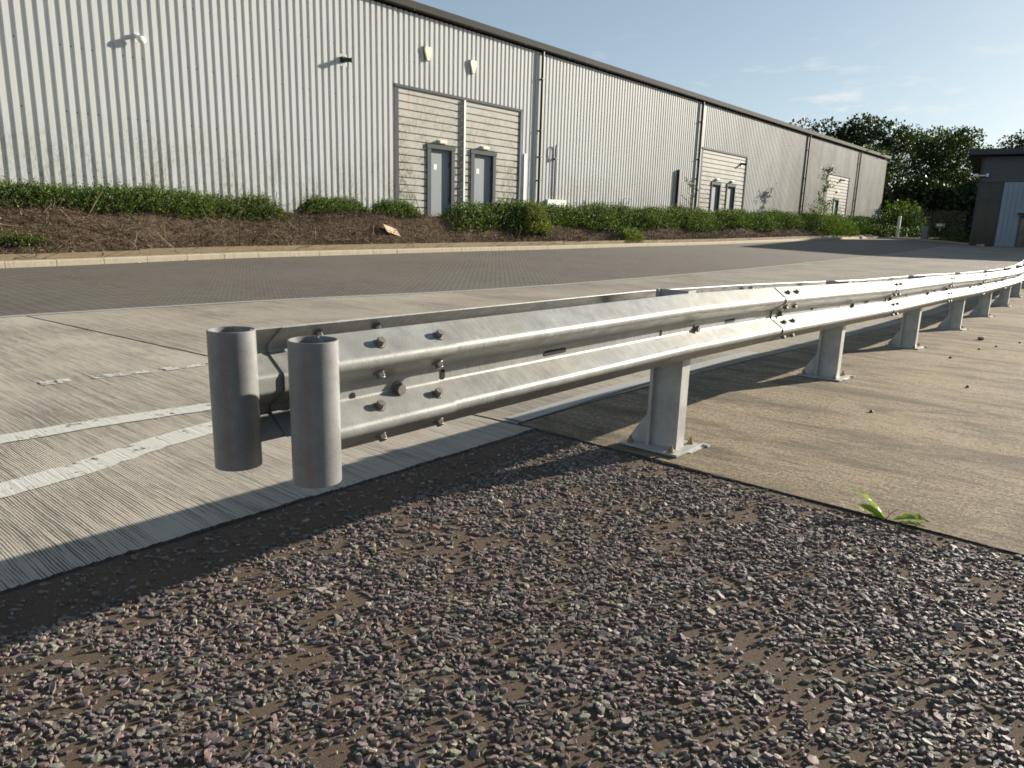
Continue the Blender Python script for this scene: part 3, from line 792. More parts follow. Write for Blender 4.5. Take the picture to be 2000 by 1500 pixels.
# posts
def post(px):
    z=gz(px); c=yc(px); P=empty('tmp',(0,0,0),'x','x')
    COL.objects.unlink(P); bpy.data.objects.remove(P)
    y0=c-.082; y1=c+.082; tk=.006; zb=z+.016; zt=btop(px)+.010
    # Z-shaped pressed section: web, front flange to +x, back flange to -x, small lips
    poly=[(px+.035,y0),(px+.035,y0+tk),(px-.045+tk,y0+tk),(px-.045+tk,y1),(px-.078,y1),(px-.078,y1-.020),(px-.073,y1-.020),(px-.073,y1-tk),(px-.045,y1-tk),(px-.045,y0)]
    poly=[(px+.036,y0),(px+.036,y0+.020),(px+.030,y0+.020),(px+.030,y0+tk),(px-.045+tk,y0+tk),(px-.045+tk,y1),(px-.078,y1),(px-.078,y1-.018),(px-.073,y1-.018),(px-.073,y1-tk),(px-.045,y1-tk),(px-.045,y0)]
    poly=[(x,y) for x,y in poly]
    mb=MB(); mb.prism(poly[::-1] if False else poly,zb,zt); o=mb.build('post',M_post,RAIL)
    g=MB(); g.add([(px-.048,y1+.001,zb),(px-.048,y1+.115,zb),(px-.048,y1+.115,zb+.018),(px-.048,y1+.001,zb+.19),(px-.042,y1+.001,zb),(px-.042,y1+.115,zb),(px-.042,y1+.115,zb+.018),(px-.042,y1+.001,zb+.19)],
      [(0,1,2,3),(7,6,5,4),(0,4,5,1),(1,5,6,2),(2,6,7,3),(3,7,4,0)]); g.build('gusset',M_post,o)
    b=MB(); b.box(px-.135,c-.135,z+.004,px+.145,c+.205,z+.016); b.build('base_plate',M_post,o,bevel=.001)
    s=MB(); s.box(px-.01,c-.150,z+.0005,px+.165,c-.06,z+.0037); s.box(px+.155,c-.165,z+.0008,px+.185,c-.115,z+.012); s.build('shim',M_post,o)
    for dx,dy in ((-.105,.16),(-.105,-.085),(.11,.16),(.11,-.085)): put('anchor','anchor_bolt',(px+dx,c+dy,z+.016),(0,0,1),o)
    return o
for px in (3.355,6.17,9.12,12.02,14.98,17.68,20.28,23.1): post(px)

# ------------------------------------------------------------------ kerb, timber edging, bank
ZK=lambda x: G(x,17)
mb=MB(); x=-38.6
kx0=66.3
while x<66.0:
    L=.912; a,b=ZK(x),ZK(x+L); j=random.uniform(-.004,.004)
    vs=[(x+.004,17.0+j,a-.05),(x+L-.004,17.0+j,b-.05),(x+L-.004,17.15,b-.05),(x+.004,17.15,a-.05)]
    prof=[(17.0+j,-.05),(17.012+j,.105),(17.03+j,.128),(17.15,.135),(17.15,-.05)]
    vv=[(x+.004,p,a+q) for p,q in prof]+[(x+L-.004,p,b+q) for p,q in prof]
    mb.add(vv,[(0,1,6,5),(1,2,7,6),(2,3,8,7),(3,4,9,8),(4,3,2,1,0),(5,6,7,8,9)]); x+=L+.003
struct(mb.build('kerb',M_kerb),'long pale concrete kerb in front of the planted bank')
# far kerb turning round the end of the yard
pl=[(66.5,17.0),(65.5,15.5),(63,13.2),(61,11.2),(57.5,9.2),(54.6,7.7)]
mb=MB(); p=subdiv(pl,.9)
for (a,b),(c,d) in zip(p,p[1:]):
    l=math.hypot(c-a,d-b); nx,ny=(d-b)/l*.14,-(c-a)/l*.14
    za,zb=G(a,b),G(c,d)
    q=[(a,b,za-.05),(c,d,zb-.05),(c,d,zb+.11),(a,b,za+.11),(a-nx*-1,b-ny*-1,za-.05)]
    A=Vector((a,b,0));B=Vector((c,d,0));N=Vector((-nx,-ny,0))
    vs=[A+Vector((0,0,za-.05)),B+Vector((0,0,zb-.05)),B-N+Vector((0,0,zb-.05)),A-N+Vector((0,0,za-.05)),A+Vector((0,0,za+.11)),B+Vector((0,0,zb+.11)),B-N+Vector((0,0,zb+.11)),A-N+Vector((0,0,za+.11))]
    mb.add(vs,[(3,2,1,0),(4,5,6,7),(0,1,5,4),(1,2,6,5),(2,3,7,6),(3,0,4,7)])
struct(mb.build('kerb',M_kerb),'short kerb curving round the far end of the yard')

def bankh(x, y):
    k=ZK(x); 
    if y<17.9: return k+.085
    crest=1.26+max(0,(x-20))*.011; lo=k+.12
    st=17.98; en=19.6+.25*math.sin(x*.7)+(0.0)
    t=(y-st)/(en-st); t=min(1,max(0,t)); t=t*t*(3-2*t)*.75+t*.25
    h=lo+(crest-lo)*t
    h+=.05*math.sin(x*2.3+y*3)*math.sin(y*4.1-x*1.1)*min(1,max(0,(y-st)*2))*(1 if y<20.3 else .2)
    return h
def bs(name,x0,x1,y0,y1,dx,dy,mat,jit=0):
    nx=int((x1-x0)/dx); ny=int((y1-y0)/dy); vs=[];fs=[]
    for j in range(ny+1):
        for i in range(nx+1):
            x=x0+(x1-x0)*i/nx;y=y0+(y1-y0)*j/ny; z=bankh(x,y)
            if jit and 0<j<ny: z+=random.uniform(-jit,jit)
            vs.append((x,y,z))
    for j in range(ny):
        for i in range(nx): a=j*(nx+1)+i; fs.append((a,a+1,a+nx+2,a+nx+1))
    me=bpy.data.meshes.new(name); me.from_pydata(vs,[],fs); me.update(); return link(name,me,mat,smooth=True)
M_strip2=soil('gravel margin',(.20,.15,.10),(.36,.28,.19),(.5,.42,.3),60)
struct(bs('gravel_margin',-38,66,17.15,17.90,.5,.25,M_strip2),'thin strip of pale pea gravel between kerb and timber edging')
struct(bs('planting_bank',-38,90,17.95,21.3,.14,.12,M_soil,.018),'bare brown soil bank sloping up to the warehouse')
def edging(x0,x1,h,dy,label):
    mb=MB(); n=max(1,int((x1-x0)/2)); 
    for i in range(n):
        a=x0+(x1-x0)*i/n; b=x0+(x1-x0)*(i+1)/n; za,zb=ZK(a),ZK(b)
        A=[(17.90+dy,.0),(17.90+dy,h),(17.945+dy,h),(17.945+dy,.0)]
        vs=[(a,p,za+q+.06) for p,q in A]+[(b,p,zb+q+.06) for p,q in A]
        mb.add(vs,[(0,1,5,4),(1,2,6,5),(2,3,7,6)]+([(3,2,1,0)] if i==0 else [])+([(4,5,6,7)] if i==n-1 else []))
    return tag(mb.build('timber_board',M_wood),label,'timber edging','timber boards edging the bank')
edging(-20,7.35,.155,-.012,'lower brown timber edging board running out of the left side of the photo')
edging(7.37,24,.185,.012,'pale timber edging board below the hedge gap, right of the brown board')
edging(24.02,65.5,.17,.0,'long thin timber edging board under the far hedge')
# cardboard & litter
mb=MB(); mb.box(-.33,-.16,0,.33,.16,.008)
cb=mb.build('cardboard',simple('cardboard',(.48,.33,.22),.8,vs=20)); x,y=15.6,18.6
cb.location=(x,y,bankh(x,y)+.10); cb.rotation_euler=(math.radians(48),math.radians(14),math.radians(8)); tag(cb,'torn sheet of brown cardboard lying on the soil bank','cardboard')
for k,(x,y,s) in enumerate(((13.2,17.6,.07),(6.9,16.9,.06),(8.0,16.92,.05),(10.9,16.93,.05),(5.2,18.1,.05),(19.4,17.5,.06))):
    mb=MB(); pts=[(math.cos(a)*s*random.uniform(.6,1.1),math.sin(a)*s*.6*random.uniform(.6,1.1)) for a in [i*math.pi/4 for i in range(8)]]
    mb.prism(pts,0,.006); o=mb.build('litter_scrap',M_paper); o.location=(x,y,(bankh(x,y) if y>17.15 else G(x,y))+.012); o.rotation_euler=(.2,.1,k)
    tag(o,('white scrap of litter on the soil margin below the hedge gap','crumpled white scrap at the kerb, second from the left edge','flat white scrap on the paving by the kerb below the left hedge','white scrap against the kerb right of the broken timber joint','white scrap on the bank near the left edge of the photo','white scrap on the pea gravel below the right door')[k],'litter','white litter scraps along the kerb')

# ---- dry twigs, leaf litter on the bank
def twigs(N, xr, yr, name, label, Lr=(.10,.42), wr=.005, upb=.6):
    x=rng.uniform(*xr,N); y=yr[0]+(yr[1]-yr[0])*rng.random(N)
    z=np.array([bankh(a,b) for a,b in zip(x,y)])
    L=rng.uniform(*Lr,N); az=rng.uniform(0,2*math.pi,N); el=np.abs(rng.normal(0,upb,N)).clip(0,1.5)
    d=np.stack([np.cos(az)*np.cos(el),np.sin(az)*np.cos(el),np.sin(el)],-1); p=np.stack([x,y,z-.01],-1)
    sd=np.stack([-np.sin(az),np.cos(az),np.zeros(N)],-1)*(wr*rng.uniform(.5,1.4,N))[:,None]
    bend=rng.normal(0,.14,(N,3))*L[:,None]
    m_=p+d*(L/2)[:,None]+bend; e=p+d*L[:,None]; e[:,2]-=L*.15
    upv=np.cross(d,sd/np.linalg.norm(sd,axis=1)[:,None])*wr*.8
    V=np.stack([p-sd,p+sd,p+upv,m_-sd,m_+sd,m_+upv,e-sd*.4,e+sd*.4,e+upv*.4],1).reshape(-1,3)
    F=[]
    for a,b in ((0,3),(3,6)):
        for i,j in ((0,1),(1,2),(2,0)): F.append((a+i,a+j,b+j,b+i))
    F=(np.array(F)[None]+(np.arange(N)*9)[:,None,None]).reshape(-1,4)
    pal=np.array([(.20,.15,.10),(.30,.24,.17),(.12,.085,.055),(.38,.32,.24),(.16,.10,.06)])
    c=np.repeat(pal[rng.choice(5,N,p=[.3,.22,.25,.08,.15])]*rng.uniform(.7,1.2,(N,1)),9,0)
    return tag(npmesh(name,V,F,M_twig,col=c),label,'twigs',kind='stuff')
twigs(8500,(2,19.5),(17.97,19.7),'dry_twigs','tangle of dead brown twigs and stems on the bank')
twigs(7000,(19.5,62),(17.97,18.8),'dry_twigs','dead brown stems along the foot of the long hedge',(.15,.45),.009)
def litter(N,xr,yr,s,name,label,pal,hf):
    x=rng.uniform(*xr,N);y=rng.uniform(*yr,N);z=np.array([hf(a,b) for a,b in zip(x,y)])+.012
    nrm=rng.normal(0,1,(N,3));nrm[:,2]=abs(nrm[:,2])+.6;nrm/=np.linalg.norm(nrm,axis=1)[:,None]
    a=np.cross(nrm,rng.normal(0,1,(N,3)));a/=np.linalg.norm(a,axis=1)[:,None];b=np.cross(nrm,a)
    sz=(s*rng.uniform(.5,1.4,N))[:,None];p=np.stack([x,y,z],-1)
    V=np.stack([p-a*sz,p-b*sz*.5+nrm*sz*.2,p+a*sz,p+b*sz*.5+nrm*sz*.2],1).reshape(-1,3)
    F=np.arange(4*N).reshape(-1,4); pal=np.array(pal)
    c=np.repeat(pal[rng.choice(len(pal),N)]*rng.uniform(.7,1.3,(N,1)),4,0)
    return tag(npmesh(name,V,F,M_twig,col=c),label,'leaf litter',kind='stuff')
twigs(420,(2,24),(18.0,19.6),'dead_stems','long pale dead stems sticking out of the bank',(.35,.95),.010,.75)
litter(26000,(2,40),(17.97,19.8),.022,'leaf_litter','dead leaves and chips strewn over the soil bank',[(.22,.16,.10),(.32,.25,.16),(.11,.075,.05),(.42,.35,.25),(.15,.09,.05)],bankh)
litter(9000,(2,34),(17.16,17.9),.020,'pea_gravel','pale pea gravel stones between kerb and timber',[(.42,.34,.24),(.55,.47,.36),(.25,.19,.13),(.35,.25,.16)],bankh)

# ------------------------------------------------------------------ leaves
def leafcloud(P, D, size, cols, jitter=.6, aspect=.55):
    """P points, D preferred leaf axis; returns V,F,C"""
    N=len(P); ax=D+rng.normal(0,jitter,(N,3)); ax/=np.linalg.norm(ax,axis=1)[:,None]
    n=np.cross(ax,rng.normal(0,1,(N,3))); n/=np.linalg.norm(n,axis=1)[:,None]; sd=np.cross(n,ax)
    s=(size*rng.uniform(.6,1.35,N))[:,None]
    V=np.stack([P,P+ax*s*.5-sd*s*aspect*.5+n*s*.08,P+ax*s,P+ax*s*.5+sd*s*aspect*.5+n*s*.08],1).reshape(-1,3)
    F=np.arange(4*N).reshape(-1,4); C=np.repeat(cols,4,0); return V,F,C
def merge(parts):
    Vs,Fs,Cs=[],[],[];o=0
    for V,F,C in parts: Vs.append(V);Fs.append(F+o);Cs.append(C);o+=len(V)
    return np.concatenate(Vs),np.concatenate(Fs),np.concatenate(Cs)
def pick(pal,N,var=.3): pal=np.array(pal); return pal[rng.integers(0,len(pal),N)]*rng.uniform(1-var,1+var,(N,1))
DARKG=[(.022,.042,.010),(.040,.070,.012),(.016,.030,.008)]
MIDG=[(.15,.22,.03),(.085,.145,.02),(.19,.25,.04)]
def shoots(base, direc, L, n, size, pal, spread=.02, droop=.12, stemcol=(.07,.06,.03)):
    """arching shoots carrying small leaves"""
    N=len(base); t=np.linspace(.12,1,n)[None,:,None]
    P=base[:,None]+direc[:,None]*L[:,None,None]*t; P[...,2]-=(droop*L[:,None]*(t[...,0]**2))
    P=P+rng.normal(0,spread,P.shape); D=np.repeat(direc[:,None],n,1)
    keepm=rng.random((N,n))<.92
    P=P[keepm];D=D[keepm]; c=pick(pal,len(P))
    parts=[leafcloud(P,D,size,c,.75)]
    # stem as thin quads
    e=base+direc*L[:,None]; e[:,2]-=droop*L; sd=np.cross(direc,np.array([0,0,1.0])); sd/=(np.linalg.norm(sd,axis=1)[:,None]+1e-6); sd*=.004
    V=np.stack([base-sd,base+sd,e+sd*.3,e-sd*.3],1).reshape(-1,3); parts.append((V,np.arange(4*N).reshape(-1,4),np.repeat(np.tile(stemcol,(N,1)),4,0)))
    return merge(parts)
def hedge(name, x0, x1, front, back, zlow, ztop, label, cat='hedge', dens=190, size=.045, pal=None, sprig=1.0, lean=.25, parent=None, endtaper=.5):
    """functions front(x), back(x), zlow(x), ztop(x)"""
    W=x1-x0; N=int(W*dens*2.2); x=rng.uniform(x0,x1,N)
    f=np.array([front(a) for a in x]);b=np.array([back(a) for a in x]);zl=np.array([zlow(a) for a in x]);zt=np.array([ztop(a) for a in x])
    tap=np.clip(np.minimum(x-x0,x1-x)/endtaper,0.05,1)**.5
    lump=.5+.5*vnoise(x*1.0,x*0+3,1.4,21); 
    th=rng.random(N)*math.pi*.62   # angle on front-top arc: 0=front low, pi/2=top
    r=rng.uniform(.55,1,N)**.5
    cy=(f+b)/2; ry=(b-f)/2; h=(zt-zl)*tap*(.80+.25*lump)
    y=cy-ry*np.cos(th)*r*(.9+.2*lump)*tap**.3; z=zl+h*(.12+.88*np.sin(np.minimum(th,math.pi/2+.3)))*r*.80
    base=np.stack([x,y,z],-1)
    d=np.stack([rng.normal(lean,.5,N),-np.cos(th)*.9+rng.normal(0,.3,N),.35+np.sin(th)*.9+rng.normal(0,.25,N)],-1); d/=np.linalg.norm(d,axis=1)[:,None]
    L=rng.uniform(.10,.26,N)*(.8+.5*(h/1.0))
    V1=shoots(base,d,L,9,size,(pal or (DARKG+MIDG)))
    # long sprigs on top
    K=int(W*dens*.14*sprig); i=rng.choice(N,K); b2=base[i].copy(); 
    d2=np.stack([rng.normal(.35,.5,K),rng.normal(-.25,.4,K),rng.uniform(.5,1.1,K)],-1); d2/=np.linalg.norm(d2,axis=1)[:,None]
    V2=shoots(b2,d2,rng.uniform(.3,.62,K),15,size*.9,MIDG+[(.11,.15,.03)],.012,.25)
    # interior fill leaves, the hedge's inner shade put into their near-black colour
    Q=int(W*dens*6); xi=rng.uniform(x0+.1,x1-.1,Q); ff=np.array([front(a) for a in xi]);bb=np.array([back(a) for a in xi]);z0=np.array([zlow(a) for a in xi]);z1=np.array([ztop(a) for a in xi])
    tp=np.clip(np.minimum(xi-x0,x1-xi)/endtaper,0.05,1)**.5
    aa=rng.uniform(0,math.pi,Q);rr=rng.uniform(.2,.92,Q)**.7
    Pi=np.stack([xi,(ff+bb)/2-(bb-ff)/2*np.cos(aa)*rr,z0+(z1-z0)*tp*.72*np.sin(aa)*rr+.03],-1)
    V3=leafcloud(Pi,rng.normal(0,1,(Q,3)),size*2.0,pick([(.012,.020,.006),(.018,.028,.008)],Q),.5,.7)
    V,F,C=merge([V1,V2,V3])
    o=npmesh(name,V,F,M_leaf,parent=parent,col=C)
    if parent is None: tag(o,label,cat)
    return o
# left hedge on the crest
hedge('hedge',-3,12.35,lambda x:19.25-.15*math.sin(x),lambda x:20.35,lambda x:bankh(x,19.4)-.12-(0.02*x if x>0 else 0)*.6,lambda x:1.86-.012*x+.05*math.sin(x*1.7),'low dark green hedge on top of the bank at the left of the photo',dens=210,lean=.35)
hedge('shrub',13.0,15.5,lambda x:19.5,lambda x:20.4,lambda x:bankh(x,19.7)-.08,lambda x:1.74,'small low green shrub between the left hedge and the double door cladding','shrub',dens=210,sprig=1.3)
hedge('shrub',15.7,17.6,lambda x:19.35,lambda x:20.35,lambda x:bankh(x,19.6)-.14,lambda x:1.78,'spiky low green shrub right under the left door','shrub',dens=220,sprig=1.6)
hedge('hedge',18.6,64.5,lambda x:18.95-.02*min(x-18,10)+.12*math.sin(x*1.3),lambda x:20.4,lambda x:bankh(x,18.9)-.10,lambda x:1.86+min(.30,(x-18)*.03)+max(0,x-30)*.012+.09*math.sin(x*.9)+.06*math.sin(x*2.3),'long dense dark green hedge from the right door to the far end of the bank',dens=120,size=.062,lean=.2,endtaper=1.0)
BR=[(.16,.20,.03),(.13,.18,.03),(.20,.20,.05)]
hedge('hedge',64.3,73,lambda x:18.2,lambda x:20.6,lambda x:bankh(x,18.5)-.1,lambda x:2.55,'bushy end section of the hedge in tree shade','hedge',dens=60,size=.12,pal=[(.06,.11,.02),(.05,.09,.02)],sprig=.5)
hedge('shrub',58.5,64.0,lambda x:17.9,lambda x:19.4,lambda x:bankh(x,18.2)-.1,lambda x:2.25,'bright yellow green shrub lit by the sun at the hedge end','shrub',dens=90,size=.09,pal=[(.10,.16,.02),(.13,.18,.03),(.06,.11,.02)],sprig=.4)
hedge('shrub',22.2,23.7,lambda x:18.4,lambda x:19.3,lambda x:bankh(x,18.6)-.05,lambda x:2.12,'yellowish shrub standing up in front of the hedge by the right door','shrub',dens=110,size=.075,pal=BR+[(.22,.16,.05)],sprig=1.0)
hedge('shrub',28.6,30.4,lambda x:17.95,lambda x:18.6,lambda x:bankh(x,18.1)-.05,lambda x:1.02,'small yellow green shrub at the foot of the hedge by the timber','shrub',dens=110,size=.06,pal=BR,sprig=.6)
hedge('shrub',4.0,5.6,lambda x:18.3,lambda x:18.8,lambda x:bankh(x,18.5)-.05,lambda x:bankh(x,18.5)+.16,'small green plant on the bare bank near the left edge','shrub',dens=70,size=.035,pal=MIDG+DARKG,sprig=.3)

def tube_tree(mb, p, d, L, r, depth, tips, spread=.6, rnd=random):
    pts=[Vector(p)]; dd=Vector(d).normalized(); n=5
    for i in range(n):
        dd=(dd+Vector((rnd.uniform(-1,1),rnd.uniform(-1,1),rnd.uniform(-.4,.9)))*.13).normalized(); pts.append(pts[-1]+dd*L/n)
    mb.tube(pts,[r*(1-.45*i/n) for i in range(n+1)],6 if depth<2 else 4,cap=False)
    tips.append(pts[-1])
    if depth<=0: return
    for k in range(rnd.randint(3,4)):
        i=rnd.randint(2,n); a=rnd.uniform(0,2*math.pi); side=Vector((math.cos(a),math.sin(a),rnd.uniform(.1,.8)))*spread
        tube_tree(mb,pts[i],(dd+side),L*rnd.uniform(.5,.75),r*(1-.45*i/n)*.6,depth-1,tips,spread,rnd)
def tree(x, y, z, H, RX, label, seed, leaf=.28, n=9000, pal=None, crown_lo=.25, name='tree', clumps=60, group=None, tr=.02, skew=0):
    r=random.Random(seed); t=empty(name,(x,y,z),label,'tree',group)
    mb=MB(); tips=[]; tube_tree(mb,(x,y,z-.1),(skew*.1,0,1),H*.42,H*tr,3,tips,.7,r)
    mb.build('trunk',M_bark,t,smooth=True)
    g=np.random.default_rng(seed); cc=[]; 
    while len(cc)<clumps:
        u=g.normal(0,1,3);u/=np.linalg.norm(u);q=g.uniform(.45,1)**.5
        p=np.array([u[0]*RX*q,u[1]*RX*q,(crown_lo+(1-crown_lo)*(.5+.5*u[2]*q))*H])
        # uneven outline
        f=1+.22*math.sin(3*math.atan2(u[1],u[0])+seed)+.12*math.sin(7*u[2]+seed*2); p[0]*=f;p[1]*=f
        cc.append(p)
    cc=np.array(cc); cr=g.uniform(.10,.20,len(cc))*H*.75
    k=g.choice(len(cc),n,p=cr**2/(cr**2).sum()); u=g.normal(0,1,(n,3));u/=np.linalg.norm(u,axis=1)[:,None]
    P=cc[k]+u*(cr[k]*g.uniform(.35,1.05,n)**.6)[:,None]*np.array([1,1,.72])
    P[:,0]+=x;P[:,1]+=y;P[:,2]+=z
    P[:,2]=np.maximum(P[:,2],z+.05)
    tone=pick(pal or [(.045,.075,.015),(.06,.095,.018),(.035,.06,.014)],n); tone*=g.uniform(.75,1.3,len(cc))[k][:,None]
    V,F,C=leafcloud(P,u,leaf,tone,.7,.75)
    npmesh('crown',V,F,M_leaf,parent=t,col=C); return t

# ------------------------------------------------------------------ warehouse
WY=21.0
WH=empty('warehouse',(33,WY,1.2),'long silver ribbed metal warehouse with dark gutter and paired doors','warehouse')
PER=.245; RD=.045; X0,X1=-14.0,81.6; WZ0=1.15; WZ1=8.28
def ribs(x0,x1,z0,z1,y=WY):
    """trapezoid cladding, crowns wide; crown at y-0.034"""
    pts=[]; k=math.ceil(x0/PER); D=.055
    pts.append((x0,y-D))
    while k*PER+.112<x1:
        a=k*PER
        if a>x0+.002:
            pts+=[(a,y-D),(a+.016,y-.002),(a+.092,y-.002),(a+.110,y-D)]
        k+=1
    pts.append((x1,y-D)); return pts
def ribwall(mb,x0,x1,z0,z1):
    p=ribs(x0,x1,z0,z1); n=len(p); zs=[z0,z1]
    mb.add([(x,y,z) for z in zs for x,y in p],[(i,i+1,n+i+1,n+i) for i in range(n-1)])
PAN=[(17.76,24.68,5.78,[(19.32,20.72),(21.68,23.12)]),(41.45,47.96,5.80,[(43.1,44.35),(45.3,46.55)]),(64.4,70.2,5.85,[(66.6,67.9)])]
mb=MB(); x=X0
for a,b,zt,ds in PAN:
    ribwall(mb,x,a,WZ0,WZ1); ribwall(mb,a,b,zt,WZ1); x=b
ribwall(mb,x,X1,WZ0,WZ1)
mb.build('ribbed_wall',M_clad,WH)
# plain body behind the cladding
mb=MB(); mb.box(X0,WY+.25,WZ0-.4,X1-.01,WY+28,WZ1-.03); mb.build('building_shell',M_trim,WH)
mb=MB(); mb.box(X1+.002,WY-.04,WZ0,X1+.06,WY+28,WZ1-.02); mb.box(X1-.12,WY-.055,WZ0,X1+.0,WY-.037,WZ1-.02); mb.build('corner_flashing',M_trimlight,WH)
# roof sheet + gutter fascia
mb=MB(); mb.add([(X0,WY-.15,8.62),(X1+.3,WY-.15,8.62),(X1+.3,WY+14,9.7),(X0,WY+14,9.7),(X0,WY+28,8.62),(X1+.3,WY+28,8.62)],[(0,1,2,3),(3,2,5,4)]); mb.build('roof',M_fascia,WH)
mb=MB(); y0=WY-.26
prof=[(WY+.0,8.35),(y0+.02,8.35),(y0,8.38),(y0,8.59),(y0+.03,8.62),(WY+.0,8.64)]
xx=[X0+i*(X1+.35-X0)/40 for i in range(41)]; n=len(prof)
tops=lambda x: 0.0
vs=[(x,p,q+tops(x)) for x in xx for p,q in prof]; fs=[(i*n+k,i*n+(k+1)%n,(i+1)*n+(k+1)%n,(i+1)*n+k) for i in range(40) for k in range(n)]
fs+=[tuple(range(n)),tuple(range(40*n,41*n))]; mb.add(vs,fs); mb.build('gutter_fascia',M_fascia,WH)
mb=MB(); xq=X0+2
while xq<X1: mb.box(xq,y0-.003,8.31,xq+.02,y0+.001,8.63); xq+=3.05
mb.build('gutter_joints',M_trim,WH)
# downpipes
for k,px in enumerate((25.9,40.95,58.95,72.3)):
    mb=MB(); mb.tube([(px,WY-.16,8.3),(px,WY-.16,WZ0)],.062,14); dp=mb.build('downpipe',M_black,WH,smooth=True)
    b=MB()
    for zz in (7.2,5.1,4.0,3.0,1.9): b=MB(); b.box(px-.075,WY-.235,zz-.02,px+.075,WY-.03,zz+.02); b.build('pipe_bracket',M_black,dp)
# panels with horizontal cladding
def hpanel(mb,x0,x1,z0,z1,y=WY-.03,per=.262):
    zs=[];k=math.ceil(z0/per)
    pts=[(y,z0)]
    while k*per+.062<z1:
        a=k*per
        if a>z0+.01: pts+=[(y,a),(y+.040,a+.006),(y+.040,a+.030),(y,a+.058)]
        k+=1
    pts.append((y,z1)); n=len(pts)
    mb.add([(x0,p,q) for p,q in pts]+[(x1,p,q) for p,q in pts],[(i,n+i,n+i+1,i+1) for i in range(n-1)])
for pi,(a,b,zt,ds) in enumerate(PAN):
    dt=3.86
    mb=MB(); xs=[a]+[q for d in ds for q in d]+[b]
    hpanel(mb,a,b,dt,zt)
    for i in range(0,len(xs),2): hpanel(mb,xs[i],xs[i+1],1.2,dt)
    pn=mb.build('horizontal_cladding',M_panel,WH)
    tr=MB(); tr.box(a-.03,WY-.085,zt-.05,b+.05,WY-.02,zt+.045); tr.box(a-.02,WY-.060,1.2,a+.16,WY-.0295,zt-.052); tr.box(b-.05,WY-.07,1.2,b+.03,WY-.0295,zt-.052)
    if pi==0: tr.box(a+.0,WY-.07,1.12,ds[0][0],WY-.03,1.2)
    tr.build('panel_trim',M_trim,WH)
    if pi==0:
        fn=MB(); fn.box(21.19,WY-.12,1.2,21.27,WY-.031,zt-.06); fn.build('divider_fin',M_trimlight,WH)
        # screw washers beside the fin
    for (u,v) in ds:
        if u<30: fw=.17
        else: fw=.08
        fr=MB(); top=3.92
        fr.box(u-.02,WY-.075,1.2,u+fw,WY+.14,top); fr.box(v-fw+.02,WY-.075,1.2,v+.02,WY+.14,top); fr.box(u-.05,WY-.09,top-.13,v+.05,WY+.14,top+.02)
        d=MB(); d.box(u+fw,WY+.06,1.22,v-fw+.02,WY+.095,top-.13)
        dr=d.build('door',M_door,WH)
        fr.build('door_frame',M_trim,dr)
        if u<30:
            nb=MB(); nb.box(u+fw+.24,WY+.052,3.04,u+fw+.40,WY+.0592,3.24); nb.build('notice',M_paper,dr)
        hb=MB(); hb.box(v-fw-.02,WY+.045,1.9,v-fw+.0,WY+.06,2.05); hb.box(v-fw-.02,WY+.045,3.2,v-fw+.0,WY+.06,3.35); hb.build('hinge',M_black,dr)
        hd=MB(); hd.tube([(u+fw+.09,WY+.06,2.35),(u+fw+.09,WY+.015,2.35),(u+fw+.20,WY+.015,2.35)],.009,6); hd.build('handle',M_steel,dr)
# trunking right of panel
mb=MB(); mb.box(24.93,WY-.10,1.2,25.08,WY-.037,4.05); mb.build('cable_trunking',M_trimlight,WH)
mb=MB(); mb.box(38.6,WY-.22,1.2,38.85,WY-.037,4.35); mb.build('duct',M_black,WH)
# wall vents / small boxes at the base
mb=MB(); mb.box(26.6,WY-.16,1.9,28.0,WY-.04,2.22); mb.build('wall_cabinet',M_trimlight,WH)
# swan-neck pipe
mb=MB(); px=27.1; pts=[(px,WY-.10,1.3),(px,WY-.10,4.35),(px,WY-.11,4.52),(px-.03,WY-.16,4.60),(px-.10,WY-.20,4.55),(px-.12,WY-.20,4.3),(px-.10,WY-.18,4.05)]
mb.tube(pts,.028,8); vp=mb.build('vent_pipe',M_black,WH,smooth=True)
mb=MB(); mb.box(px-.14,WY-.22,3.98,px+.05,WY-.04,4.03); mb.box(px-.05,WY-.14,2.2,px+.05,WY-.04,2.24); mb.build('pipe_bracket',M_black,vp)

